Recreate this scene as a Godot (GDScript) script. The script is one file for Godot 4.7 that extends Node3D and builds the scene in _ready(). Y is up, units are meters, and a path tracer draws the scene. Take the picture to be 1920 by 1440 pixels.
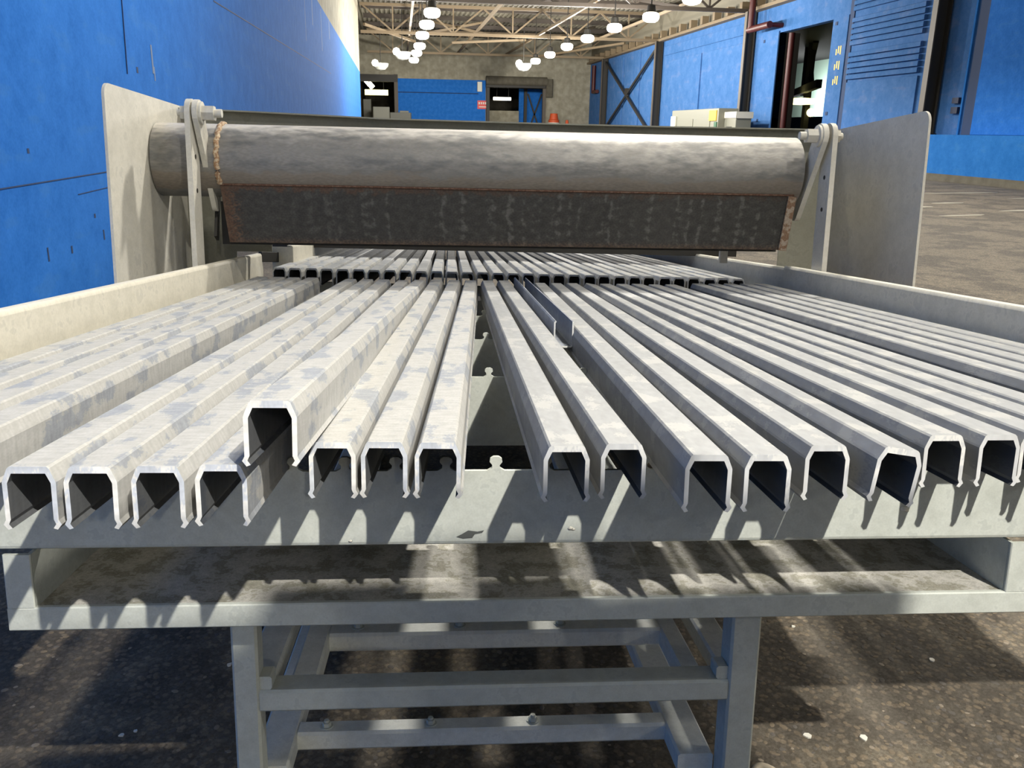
extends Node3D
# A hall with a sloping slat table: slats lie loose on toothed plates, a pipe gate hangs above them.

const EYE := Vector3(0, 1.25, 0)                # camera; the floor is y = 0
const BASE := Vector3(0.1, -1.18, -2.6)         # the table's base, in the table's own axes counted from the eye
const FEET := -0.378                            # where slat feet stand (table axes)
var table_axes: Basis
var M := {}
var used := {}
var rng := RandomNumberGenerator.new()


class MB:
	var v := PackedVector3Array()
	var n := PackedVector3Array()
	var uv := PackedVector2Array()
	var col := PackedColorArray()     # only where a mesh differs in tone by face

	func tri(a: Vector3, b: Vector3, c: Vector3, na: Vector3, nb: Vector3, nc: Vector3, ua: Vector2, ub: Vector2, uc: Vector2) -> void:
		if (b - a).cross(c - a).dot(na + nb + nc) > 0.0:
			v.append_array([a, c, b]); n.append_array([na, nc, nb]); uv.append_array([ua, uc, ub])
		else:
			v.append_array([a, b, c]); n.append_array([na, nb, nc]); uv.append_array([ua, ub, uc])

	func quad(a: Vector3, b: Vector3, c: Vector3, d: Vector3, na: Vector3, nb: Vector3, nc: Vector3, nd: Vector3, ua: Vector2, ub: Vector2, uc: Vector2, ud: Vector2) -> void:
		tri(a, b, c, na, nb, nc, ua, ub, uc)
		tri(a, c, d, na, nc, nd, ua, uc, ud)

	func flat(a: Vector3, b: Vector3, c: Vector3, d: Vector3, out: Vector3) -> void:
		var m := (b - a).cross(d - a).normalized()
		if m.dot(out) < 0.0: m = -m
		var w := (b - a).length()
		var h := (d - a).length()
		quad(a, b, c, d, m, m, m, m, Vector2(0, 0), Vector2(w, 0), Vector2(w, h), Vector2(0, h))

	# a closed outline in x, y drawn out along z
	func prism(poly: PackedVector2Array, z0: float, z1: float, xf := Transform3D.IDENTITY, caps := true) -> void:
		var k := poly.size()
		var area := 0.0
		for i in k: area += poly[i].cross(poly[(i + 1) % k])
		var sgn := 1.0 if area > 0.0 else -1.0
		var en: Array[Vector2] = []
		for i in k:
			var d := (poly[(i + 1) % k] - poly[i]).normalized() * sgn
			en.append(Vector2(d.y, -d.x))
		var run := 0.0
		for i in k:
			var j := (i + 1) % k
			var na := en[i]
			var nb := en[i]
			var l0 := poly[i].distance_to(poly[(i + k - 1) % k])
			var l1 := poly[i].distance_to(poly[j])
			var l2 := poly[j].distance_to(poly[(j + 1) % k])
			if en[i].dot(en[(i + k - 1) % k]) > 0.8 and maxf(l0, l1) < 2.5 * minf(l0, l1): na = (en[i] + en[(i + k - 1) % k]).normalized()
			if en[i].dot(en[j]) > 0.8 and maxf(l1, l2) < 2.5 * minf(l1, l2): nb = (en[i] + en[j]).normalized()
			var ln := poly[i].distance_to(poly[j])
			var wa := xf.basis * Vector3(na.x, na.y, 0)
			var wb := xf.basis * Vector3(nb.x, nb.y, 0)
			quad(xf * Vector3(poly[i].x, poly[i].y, z0), xf * Vector3(poly[j].x, poly[j].y, z0), xf * Vector3(poly[j].x, poly[j].y, z1), xf * Vector3(poly[i].x, poly[i].y, z1), wa, wb, wb, wa, Vector2(run, z0), Vector2(run + ln, z0), Vector2(run + ln, z1), Vector2(run, z1))
			run += ln
		if caps:
			var t := Geometry2D.triangulate_polygon(poly)
			for s in [[z0, -1.0], [z1, 1.0]]:
				var nn: Vector3 = xf.basis * Vector3(0, 0, s[1])
				for q in range(0, t.size(), 3):
					var p := [poly[t[q]], poly[t[q + 1]], poly[t[q + 2]]]
					tri(xf * Vector3(p[0].x, p[0].y, s[0]), xf * Vector3(p[1].x, p[1].y, s[0]), xf * Vector3(p[2].x, p[2].y, s[0]), nn, nn, nn, p[0], p[1], p[2])

	# a box with its four long edges cut by c
	func box(at: Vector3, size: Vector3, c := 0.0, xf := Transform3D.IDENTITY) -> void:
		var ax := 2
		if size.x >= size.y and size.x >= size.z: ax = 0
		elif size.y >= size.z: ax = 1
		var b := Basis.IDENTITY
		var w := size.x
		var h := size.y
		if ax == 0: b = Basis(Vector3.UP, Vector3.BACK, Vector3.RIGHT); w = size.y; h = size.z
		elif ax == 1: b = Basis(Vector3.BACK, Vector3.RIGHT, Vector3.UP); w = size.z; h = size.x
		var p := PackedVector2Array()
		w /= 2.0; h /= 2.0
		if c <= 0.0: p = PackedVector2Array([Vector2(-w, -h), Vector2(w, -h), Vector2(w, h), Vector2(-w, h)])
		else: p = PackedVector2Array([Vector2(-w + c, -h), Vector2(w - c, -h), Vector2(w, -h + c), Vector2(w, h - c), Vector2(w - c, h), Vector2(-w + c, h), Vector2(-w, h - c), Vector2(-w, -h + c)])
		prism(p, -size[ax] / 2.0, size[ax] / 2.0, xf * Transform3D(b, at))

	func span(lo: Vector3, hi: Vector3, c := 0.0) -> void:
		box((lo + hi) / 2.0, (hi - lo).abs(), c)

	func bar(a: Vector3, b: Vector3, w: float, h: float, c := 0.0) -> void:
		var d := (b - a).normalized()
		var up := Vector3.UP if absf(d.y) < 0.95 else Vector3.BACK
		var x := up.cross(d).normalized()
		var xf := Transform3D(Basis(x, d.cross(x), d), (a + b) / 2.0)
		box(Vector3.ZERO, Vector3(w, h, a.distance_to(b)), c, xf) if a.distance_to(b) >= maxf(w, h) else prism(PackedVector2Array([Vector2(-w / 2, -h / 2), Vector2(w / 2, -h / 2), Vector2(w / 2, h / 2), Vector2(-w / 2, h / 2)]), -a.distance_to(b) / 2, a.distance_to(b) / 2, xf)

	func tube(a: Vector3, b: Vector3, r: float, k := 20, caps := true) -> void:
		var d := (b - a).normalized()
		var up := Vector3.UP if absf(d.y) < 0.95 else Vector3.BACK
		var x := up.cross(d).normalized()
		var p := PackedVector2Array()
		for i in k: p.append(Vector2.from_angle(TAU * i / k) * r)
		prism(p, 0.0, a.distance_to(b), Transform3D(Basis(x, d.cross(x), d), a), caps)

	func hose(pts: PackedVector3Array, r: float, k := 12) -> void:
		var rows := []
		for i in pts.size():
			var d := (pts[mini(i + 1, pts.size() - 1)] - pts[maxi(i - 1, 0)]).normalized()
			var x := (Vector3.UP if absf(d.y) < 0.95 else Vector3.BACK).cross(d).normalized()
			var y := d.cross(x)
			var row := []
			for j in k + 1: row.append(x * cos(TAU * j / k) + y * sin(TAU * j / k))
			rows.append(row)
		for i in pts.size() - 1:
			for j in k:
				var a: Vector3 = rows[i][j]; var b: Vector3 = rows[i][j + 1]; var c: Vector3 = rows[i + 1][j + 1]; var d: Vector3 = rows[i + 1][j]
				quad(pts[i] + a * r, pts[i] + b * r, pts[i + 1] + c * r, pts[i + 1] + d * r, a, b, c, d, Vector2(j, i) * .02, Vector2(j + 1, i) * .02, Vector2(j + 1, i + 1) * .02, Vector2(j, i + 1) * .02)

	# radius, height pairs turned about y
	func lathe(prof: PackedVector2Array, k := 24, at := Vector3.ZERO, squash := Vector3.ONE) -> void:
		for i in prof.size() - 1:
			var d := (prof[i + 1] - prof[i]).normalized()
			var nn := Vector2(d.y, -d.x)
			for j in k:
				var a := TAU * j / k
				var b := TAU * (j + 1) / k
				var ca := Vector3(cos(a), 0, sin(a)); var cb := Vector3(cos(b), 0, sin(b))
				var na := (ca * nn.x + Vector3.UP * nn.y).normalized(); var nb := (cb * nn.x + Vector3.UP * nn.y).normalized()
				quad(at + (ca * prof[i].x + Vector3.UP * prof[i].y) * squash, at + (cb * prof[i].x + Vector3.UP * prof[i].y) * squash, at + (cb * prof[i + 1].x + Vector3.UP * prof[i + 1].y) * squash, at + (ca * prof[i + 1].x + Vector3.UP * prof[i + 1].y) * squash, na, nb, nb, na, Vector2(a, i) * .1, Vector2(b, i) * .1, Vector2(b, i + 1) * .1, Vector2(a, i + 1) * .1)

	func mesh() -> ArrayMesh:
		var a := []
		a.resize(Mesh.ARRAY_MAX)
		a[Mesh.ARRAY_VERTEX] = v; a[Mesh.ARRAY_NORMAL] = n; a[Mesh.ARRAY_TEX_UV] = uv; a[Mesh.ARRAY_TEX_UV2] = uv
		if col.size() == v.size(): a[Mesh.ARRAY_COLOR] = col
		var m := ArrayMesh.new()
		m.add_surface_from_arrays(Mesh.PRIMITIVE_TRIANGLES, a)
		return m


func numbered(called: String) -> String:
	var k: int = used.get(called, -1) + 1
	used[called] = k
	return called if k == 0 else "%s_%03d" % [called, k]


func obj(called: String, mb, mat: Material, parent: Node = self) -> MeshInstance3D:
	var o := MeshInstance3D.new()
	o.name = numbered(called) if parent == self else called
	o.mesh = mb.mesh() if mb is MB else mb
	o.material_override = mat
	o.cast_shadow = GeometryInstance3D.SHADOW_CASTING_SETTING_ON
	parent.add_child(o, true)
	return o


func tag(o: Node, label: String, category: String, group := "") -> Node:
	o.set_meta("label", label)
	o.set_meta("category", category)
	if group: o.set_meta("group", group)
	return o


func thing(called: String, label: String, category: String, at := Vector3.ZERO, basis := Basis.IDENTITY, group := "") -> Node3D:
	var o := Node3D.new()
	o.name = numbered(called)
	add_child(o, true)
	o.transform = Transform3D(basis, at)
	tag(o, label, category, group)
	return o


func struct(called: String, mb, mat: Material, label := "", parent: Node = self) -> MeshInstance3D:
	var o := obj(called, mb, mat, parent)
	if parent == self:
		o.set_meta("kind", "structure")
		o.set_meta("label", label)
	return o


func rm(x: float, y: float, z: float) -> Vector3:  # room axes counted from the eye -> world
	return EYE + Vector3(x, y, z)


func tw(p: Vector3) -> Vector3:                     # table axes counted from the eye -> world
	return EYE + table_axes * p


func rect(w: float, h: float, c := 0.0) -> PackedVector2Array:
	w /= 2.0; h /= 2.0
	if c <= 0.0: return PackedVector2Array([Vector2(-w, -h), Vector2(w, -h), Vector2(w, h), Vector2(-w, h)])
	return PackedVector2Array([Vector2(-w + c, -h), Vector2(w - c, -h), Vector2(w, -h + c), Vector2(w, h - c), Vector2(w - c, h), Vector2(-w + c, h), Vector2(-w, h - c), Vector2(-w, -h + c)])


# ------------------------------------------------------------------ textures and materials
func noise(seed_: int, freq: float, w: int, h: int, kind := FastNoiseLite.TYPE_SIMPLEX_SMOOTH, oct := 4, ret := FastNoiseLite.RETURN_CELL_VALUE, to_w := 0, to_h := 0) -> PackedByteArray:
	var f := FastNoiseLite.new()
	f.seed = seed_; f.frequency = freq; f.noise_type = kind
	f.fractal_type = FastNoiseLite.FRACTAL_FBM if oct > 1 else FastNoiseLite.FRACTAL_NONE
	f.fractal_octaves = oct; f.cellular_return_type = ret
	var im := f.get_seamless_image(w, h)
	im.convert(Image.FORMAT_L8)
	if to_w: im.resize(to_w, to_h, Image.INTERPOLATE_CUBIC)
	return im.get_data()


func texture(w: int, h: int, shade: Callable) -> ImageTexture:
	var d := PackedByteArray()
	d.resize(w * h * 3)
	for i in w * h:
		var c: Color = shade.call(i)
		d[i * 3] = clampi(int(c.r * 255.0), 0, 255); d[i * 3 + 1] = clampi(int(c.g * 255.0), 0, 255); d[i * 3 + 2] = clampi(int(c.b * 255.0), 0, 255)
	return ImageTexture.create_from_image(Image.create_from_data(w, h, false, Image.FORMAT_RGB8, d))


func grey_texture(w: int, h: int, d: PackedByteArray) -> ImageTexture:
	return ImageTexture.create_from_image(Image.create_from_data(w, h, false, Image.FORMAT_L8, d))


func mat(called: String, color: Color, rough := 0.7, tex: Texture2D = null, scale := Vector3.ONE, tri := false) -> StandardMaterial3D:
	var m := StandardMaterial3D.new()
	m.resource_name = called
	m.albedo_color = color
	m.roughness = rough
	if tex:
		m.albedo_texture = tex
		m.uv1_scale = scale
		if tri:
			m.uv1_triplanar = true
			m.uv1_triplanar_sharpness = 4.0
	M[called] = m
	return m


func glow(called: String, color: Color, energy: float) -> StandardMaterial3D:
	var m := mat(called, Color(0.9, 0.9, 0.88), 0.4)
	m.emission_enabled = true
	m.emission = color
	m.emission_energy_multiplier = energy
	return m


func s(a: float, b: float, x: float) -> float:
	return smoothstep(a, b, x)


func materials() -> void:
	var W := 512
	var n1 := noise(1, 0.012, W, W)
	var n2 := noise(2, 0.05, W, W)
	var n3 := noise(3, 0.18, W, W, FastNoiseLite.TYPE_SIMPLEX, 2)
	var st := noise(4, 0.03, 64, W, FastNoiseLite.TYPE_SIMPLEX_SMOOTH, 4, 0, W, W)    # smeared across
	var st2 := noise(5, 0.03, W, 64, FastNoiseLite.TYPE_SIMPLEX_SMOOTH, 4, 0, W, W)   # smeared along
	var rub := noise(6, 0.16, 48, W, FastNoiseLite.TYPE_SIMPLEX, 3, 0, W, W)
	# chalky dust over bare metal, slats
	var dusty := texture(W, W, func(i: int):
		var a := n1[i] / 255.0 * 0.65 + st[i] / 255.0 * 0.25 + n3[i] / 255.0 * 0.13
		var k := s(0.575, 0.62, a) * 0.8
		var g := (n2[i] - 128) / 255.0 * 0.05 + (n3[i] - 128) / 255.0 * 0.05 + (rub[i] - 128) / 255.0 * 0.09
		return Color(0.93 + g, 0.925 + g, 0.905 + g).lerp(Color(0.765 + g, 0.79 + g, 0.83 + g), k))
	var bare := texture(W, W, func(i: int):
		var a := n1[i] / 255.0 * 0.55 + st[i] / 255.0 * 0.35 + n3[i] / 255.0 * 0.13
		var k := s(0.58, 0.61, a)
		var g := (n2[i] - 128) / 255.0 * 0.09 + (st2[i] - 128) / 255.0 * 0.05
		return Color(0.825 + g, 0.83 + g, 0.83 + g).lerp(Color(0.95, 0.945, 0.92), k * 0.7))
	for q in 5:
		var m := mat("dusty_%d" % q, Color.WHITE, 0.72, dusty, Vector3(2.0, 0.9, 1))
		m.uv1_offset = Vector3(0.37 * q, 0.23 * q, 0)
		m.vertex_color_use_as_albedo = true
		m = mat("bare_%d" % q, Color.WHITE, 0.55, bare, Vector3(2.0, 0.9, 1))
		m.uv1_offset = Vector3(0.31 * q, 0.41 * q, 0)
		m.vertex_color_use_as_albedo = true
		m.metallic = 0.1
	# grey painted steel with dust
	var paint := texture(W, W, func(i: int):
		var g := (n1[i] - 128) / 255.0 * 0.10 + (n2[i] - 128) / 255.0 * 0.07 + (n3[i] - 128) / 255.0 * 0.05
		var k := s(0.66, 0.72, n1[i] / 255.0 * 0.6 + n2[i] / 255.0 * 0.4)
		return Color(0.755 + g * 0.7, 0.77 + g * 0.7, 0.738 + g * 0.7).lerp(Color(0.60, 0.62, 0.60), k * 0.3))
	mat("paint", Color.WHITE, 0.6, paint, Vector3(2.2, 2.2, 2.2), true)
	mat("paint_plate", Color(1.06, 1.02, 1.0), 0.6, paint, Vector3(0.8, 0.8, 0.8), true)
	mat("paint_dusty_lit", Color(1.16, 1.15, 1.17), 0.75, paint, Vector3(2.6, 2.6, 2.6), true)  # dusty and paler: light on beams and rungs put into the colour
	mat("paint_shaded", Color(0.74, 0.72, 0.68), 0.7, paint, Vector3(0.8, 0.8, 0.8), true)  # rear plate: shade under its flange put into the paint colour
	mat("paint_rail", Color(1.08, 1.035, 1.0), 0.55, paint, Vector3(1.1, 1.1, 1.1), true)
	var dusttray := texture(W, W, func(i: int):
		var g := (n2[i] - 128) / 255.0 * 0.16 + (n3[i] - 128) / 255.0 * 0.10
		var k := s(0.48, 0.60, n1[i] / 255.0 * 0.55 + n2[i] / 255.0 * 0.45)
		return Color(0.70 + g, 0.69 + g, 0.66 + g).lerp(Color(0.55 + g, 0.54 + g, 0.49 + g), k))
	mat("tray_dust", Color.WHITE, 0.85, dusttray, Vector3(2.4, 2.4, 2.4), true)
	# pipe: u runs around, v along
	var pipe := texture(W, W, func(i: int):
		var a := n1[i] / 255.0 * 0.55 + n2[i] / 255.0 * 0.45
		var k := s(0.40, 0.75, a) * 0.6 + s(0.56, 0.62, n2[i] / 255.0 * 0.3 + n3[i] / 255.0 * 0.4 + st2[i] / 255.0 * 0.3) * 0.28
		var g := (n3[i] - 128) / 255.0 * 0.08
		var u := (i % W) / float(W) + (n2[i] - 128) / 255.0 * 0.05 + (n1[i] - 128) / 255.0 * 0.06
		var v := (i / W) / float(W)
		var top_light := s(0.10, 0.16, u) * (1.0 - s(0.30, 0.41, u)) * 0.9       # overhead light painted along the top
		top_light += s(0.0, 0.5, n1[i] / 255.0) * s(0.30, 0.75, v) * (1.0 - s(0.42, 0.54, u)) * s(0.3, 0.36, u) * 0.5
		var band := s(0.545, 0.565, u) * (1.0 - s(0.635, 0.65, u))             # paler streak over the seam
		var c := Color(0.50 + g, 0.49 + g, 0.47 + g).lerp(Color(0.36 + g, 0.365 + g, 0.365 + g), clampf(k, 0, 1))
		c = c.lerp(Color(0.80 + g, 0.78 + g, 0.745 + g), clampf(top_light, 0, 1) * (1.0 - k * 0.45))
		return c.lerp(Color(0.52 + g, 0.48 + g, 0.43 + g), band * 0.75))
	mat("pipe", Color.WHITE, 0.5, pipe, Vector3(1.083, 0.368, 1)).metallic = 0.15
	# flap: u along the width, v down
	var flap := texture(1024, 128, func(i: int):
		var x := i % 1024
		var y := i / 1024
		var j := y * W + x % W
		var streak := st2[(x % W) + (y % 64) * 8 * W] / 255.0
		var g := (n2[j] - 128) / 255.0 * 0.10 + (n3[j] - 128) / 255.0 * 0.08
		var lime := s(0.58, 0.80, noise_streak[x] / 255.0 * 0.55 + n2[j] / 255.0 * 0.5) * 0.14 * s(0.0, 0.35, x / 1023.0)
		var c := Color(0.17 + g + lime * 0.7, 0.165 + g + lime * 0.7, 0.15 + g + lime * 0.7)
		var rust := Color(0.31 + g, 0.22 + g, 0.155 + g)
		var k := (1.0 - s(6.0, 16.0, y + (n2[j] - 128) * 0.10)) * lerpf(1.0, 0.35, x / 1023.0)
		k = maxf(k, 1.0 - s(8.0, 30.0, x + (n2[(j * 3) % (W * W)] - 128) * 0.2))
		k = maxf(k, s(112.0, 125.0, y + (n3[j] - 128) * 0.05) * 0.7)
		return c.lerp(rust, clampf(k, 0, 1) * 0.9)) if noise_ready() else null
	mat("flap", Color.WHITE, 0.65, flap, Vector3(1, 1, 1))
	var rust := texture(256, 256, func(i: int):
		var j := (i / 256) * W + i % 256
		var k := s(0.4, 0.65, n2[j] / 255.0)
		var g := (n3[j] - 128) / 255.0 * 0.12
		return Color(0.44 + g, 0.34 + g, 0.26 + g).lerp(Color(0.56 + g, 0.51 + g, 0.45 + g), k))
	mat("rust_pale", Color(1.3, 1.3, 1.25), 0.8, rust, Vector3(5, 5, 5), true)
	mat("rust_dark", Color(0.72, 0.62, 0.58), 0.8, rust, Vector3(5, 5, 5), true)
	mat("rust", Color.WHITE, 0.8, rust, Vector3(2.5, 2.5, 2.5), true)
	# walls
	var wall := texture(W, W, func(i: int):
		var g := (n1[i] - 128) / 255.0 * 0.05 + (n2[i] - 128) / 255.0 * 0.035 + (n3[i] - 128) / 255.0 * 0.03
		var k := s(0.60, 0.72, st[i] / 255.0 * 0.5 + n1[i] / 255.0 * 0.5) * 0.10
		return Color(0.165 + g, 0.435 + g, 0.765 + g * 1.2).lerp(Color(0.42, 0.52, 0.64), k))
	mat("blue", Color.WHITE, 0.85, wall, Vector3(0.45, 0.45, 0.45), true)
	mat("blue_low", Color(0.95, 0.97, 0.92), 0.85, wall, Vector3(0.2, 0.2, 0.2), true)
	mat("blue_dull", Color(1.5, 0.98, 0.83), 0.85, wall, Vector3(0.2, 0.2, 0.2), true)
	for q in ["blue", "blue_low", "blue_dull"]: M[q].metallic_specular = 0.2
	mat("blue_dark", Color(0.06, 0.13, 0.25), 0.7)
	var conc := texture(W, W, func(i: int):
		var g := (n1[i] - 128) / 255.0 * 0.13 + (st2[i] - 128) / 255.0 * 0.03 + (n3[i] - 128) / 255.0 * 0.04
		return Color(0.60 + g, 0.58 + g, 0.51 + g))
	mat("concrete", Color.WHITE, 0.9, conc, Vector3(0.25, 0.25, 0.25), true)
	mat("concrete_dark", Color(0.62, 0.61, 0.6), 0.9, conc, Vector3(0.3, 0.3, 0.3), true)
	# asphalt: stones set in brown binder
	var F := 1024
	var c1 := noise(11, 0.052, F, F, FastNoiseLite.TYPE_CELLULAR, 1, FastNoiseLite.RETURN_CELL_VALUE)
	var c2 := noise(11, 0.052, F, F, FastNoiseLite.TYPE_CELLULAR, 1, FastNoiseLite.RETURN_DISTANCE)
	var c3 := noise(12, 0.16, F, F, FastNoiseLite.TYPE_CELLULAR, 1, FastNoiseLite.RETURN_CELL_VALUE)
	var big := noise(13, 0.006, F, F)
	var fine := noise(14, 0.3, F, F, FastNoiseLite.TYPE_SIMPLEX, 2)
	var asphalt := texture(F, F, func(i: int):
		var stone := s(0.40, 0.7, c1[i] / 255.0) * (1.0 - s(70.0, 125.0, c2[i]))
		var g := (c3[i] - 128) / 255.0 * 0.09 + (fine[i] - 128) / 255.0 * 0.10
		var b := (big[i] - 128) / 255.0 * 0.12
		var base := Color(0.375 + g + b, 0.345 + g + b, 0.295 + g + b * 0.9)
		return base.lerp(Color(0.52 + g, 0.465 + g, 0.385 + g), stone * 0.8))
	var fl := mat("asphalt", Color.WHITE, 0.85, asphalt, Vector3(1.15, 1.15, 1))
	fl.heightmap_enabled = true
	fl.heightmap_texture = grey_texture(F, F, c2)
	fl.heightmap_scale = -0.12
	var stain := texture(W, W, func(i: int):
		var a := n1[i] / 255.0 * 0.7 + n2[i] / 255.0 * 0.3
		var k := s(0.42, 0.62, a)
		return Color(1.0, 1.0, 1.0).lerp(Color(0.80, 0.80, 0.81), k))
	fl.detail_enabled = true
	fl.detail_albedo = stain
	fl.detail_blend_mode = BaseMaterial3D.BLEND_MODE_MUL
	fl.detail_uv_layer = BaseMaterial3D.DETAIL_UV_2
	fl.uv2_scale = Vector3(0.16, 0.16, 1)
	# plain ones
	mat("stone", Color(0.42, 0.375, 0.31), 0.9)
	mat("stone_grey", Color(0.36, 0.34, 0.315), 0.9)
	mat("stone_pale", Color(0.53, 0.49, 0.43), 0.9)
	mat("dark_steel", Color(0.17, 0.16, 0.14), 0.6)
	mat("steel_edge", Color(0.34, 0.31, 0.27), 0.6)
	mat("deck", Color(0.47, 0.45, 0.39), 0.7)
	mat("truss", Color(0.46, 0.40, 0.31), 0.7)  # paler roof steel: lamp light put into its colour
	mat("truss_dark", Color(0.24, 0.21, 0.18), 0.7)
	mat("red", Color(0.27, 0.06, 0.05), 0.5)
	mat("sign_red", Color(0.85, 0.26, 0.24), 0.5)
	mat("white", Color(0.86, 0.85, 0.80), 0.5)
	mat("cabinet", Color(0.50, 0.50, 0.45), 0.5)
	mat("cabinet_dark", Color(0.38, 0.38, 0.34), 0.5)
	mat("yellow", Color(0.88, 0.72, 0.22), 0.6)
	mat("orange", Color(0.80, 0.33, 0.16), 0.6)
	mat("green", Color(0.17, 0.36, 0.25), 0.6)
	mat("void", Color(0.05, 0.05, 0.05), 0.9)
	mat("teal", Color(0.62, 0.72, 0.66), 0.8)
	mat("joint", Color(0.08, 0.20, 0.36), 0.8)
	mat("scuff", Color(0.42, 0.50, 0.62), 0.8)
	mat("drip", Color(0.27, 0.47, 0.72), 0.85)
	mat("mark", Color(0.62, 0.60, 0.54), 0.9)
	mat("smudge", Color(0.33, 0.34, 0.33), 0.8)
	mat("cream", Color(0.90, 0.84, 0.74), 0.5)
	mat("pink", Color(0.86, 0.50, 0.42), 0.5)
	glow("lens", Color(1.0, 0.97, 0.88), 5.0)
	glow("lens_yellow", Color(1.0, 0.95, 0.62), 4.0)
	mat("acrylic", Color(0.86, 0.87, 0.84), 0.3)


var noise_streak := PackedByteArray()


func noise_ready() -> bool:
	noise_streak = noise(21, 0.04, 1024, 8, FastNoiseLite.TYPE_SIMPLEX, 3)
	return true


# ------------------------------------------------------------------ camera, air, lamps
func set_view() -> void:
	var cam := Camera3D.new()
	cam.name = "camera"
	add_child(cam)
	cam.transform = Transform3D(CAM, EYE)
	cam.fov = rad_to_deg(2.0 * atan(720.0 / 1600.0))
	cam.near = 0.02
	cam.far = 300.0
	cam.current = true
	var we := WorldEnvironment.new()
	we.name = "air"
	var e := Environment.new()
	e.background_mode = Environment.BG_COLOR
	e.background_color = Color(0.01, 0.01, 0.01)
	e.tonemap_mode = Environment.TONE_MAPPER_LINEAR
	e.tonemap_exposure = 1.0
	e.sdfgi_enabled = true
	e.ssao_enabled = true
	e.ssil_enabled = true
	we.environment = e
	add_child(we)


const KEY_AT := Vector3(1.87, 4.40, 2.72)       # flood lamp behind the eye
const KEY := 64.0
const OVER_AT := Vector3(2.1, 4.2, -1.7)         # row lamp above the near end
const OVER := 10.0
const OVER_FAR := 31.0
const ROW := 8.0

const CAM := Basis(Vector3(0.991001, 0.016286, 0.132861), Vector3(0.022585, 0.957997, -0.285889), Vector3(-0.131936, 0.286316, 0.949008))
const TABLE := Basis(Vector3(0.997995, -0.007008, 0.062904), Vector3(0.01279, 0.995677, -0.091997), Vector3(-0.061987, 0.092617, 0.99377))


# ------------------------------------------------------------------ lamps
var lamp_mesh := {}


func lamp_parts() -> void:
	var lens := MB.new()
	lens.lathe(PackedVector2Array([Vector2(0.0, -0.17), Vector2(0.16, -0.165), Vector2(0.27, -0.12), Vector2(0.32, -0.04), Vector2(0.325, 0.06), Vector2(0.29, 0.14), Vector2(0.20, 0.18)]), 24)
	var hood := MB.new()
	hood.lathe(PackedVector2Array([Vector2(0.20, 0.18), Vector2(0.17, 0.24), Vector2(0.15, 0.42), Vector2(0.06, 0.46), Vector2(0.0, 0.46)]), 20)
	lamp_mesh = {"lens": lens.mesh(), "hood": hood.mesh()}


func rod(at: Vector3, bottom: float, top: float, parent: Node, x := 0.0) -> void:
	var mb := MB.new()
	mb.tube(Vector3(x, bottom, 0), Vector3(x, top - at.y, 0), 0.025, 8)
	obj("hanger_rod", mb, M.dark_steel, parent)


func lamp(at: Vector3, label: String, group: String, energy: float, cone := 0.0) -> void:
	var t := thing("high_bay_lamp", label, "lamp", at, Basis.IDENTITY, group)
	obj("lens", lamp_mesh.lens, M.lens, t)
	obj("housing", lamp_mesh.hood, M.dark_steel, t)
	rod(at, 0.45, TOP + 0.005, t)
	if energy > 0.0:
		var l: Light3D = SpotLight3D.new() if cone > 0.0 else OmniLight3D.new()
		l.name = "lamp_light"
		add_child(l, true)
		l.position = at + Vector3(0, -0.42, 0)
		l.light_energy = energy
		l.light_color = Color(1.0, 0.98, 0.94)
		l.light_size = 0.16
		if l is SpotLight3D:
			l.rotation.x = -PI / 2
			l.spot_angle = cone
			l.spot_angle_attenuation = 0.4
			l.spot_range = 80.0
			l.spot_attenuation = 2.0
		else:
			l.set("omni_range", 80.0)
			l.set("omni_attenuation", 2.0)
		l.shadow_enabled = true


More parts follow.
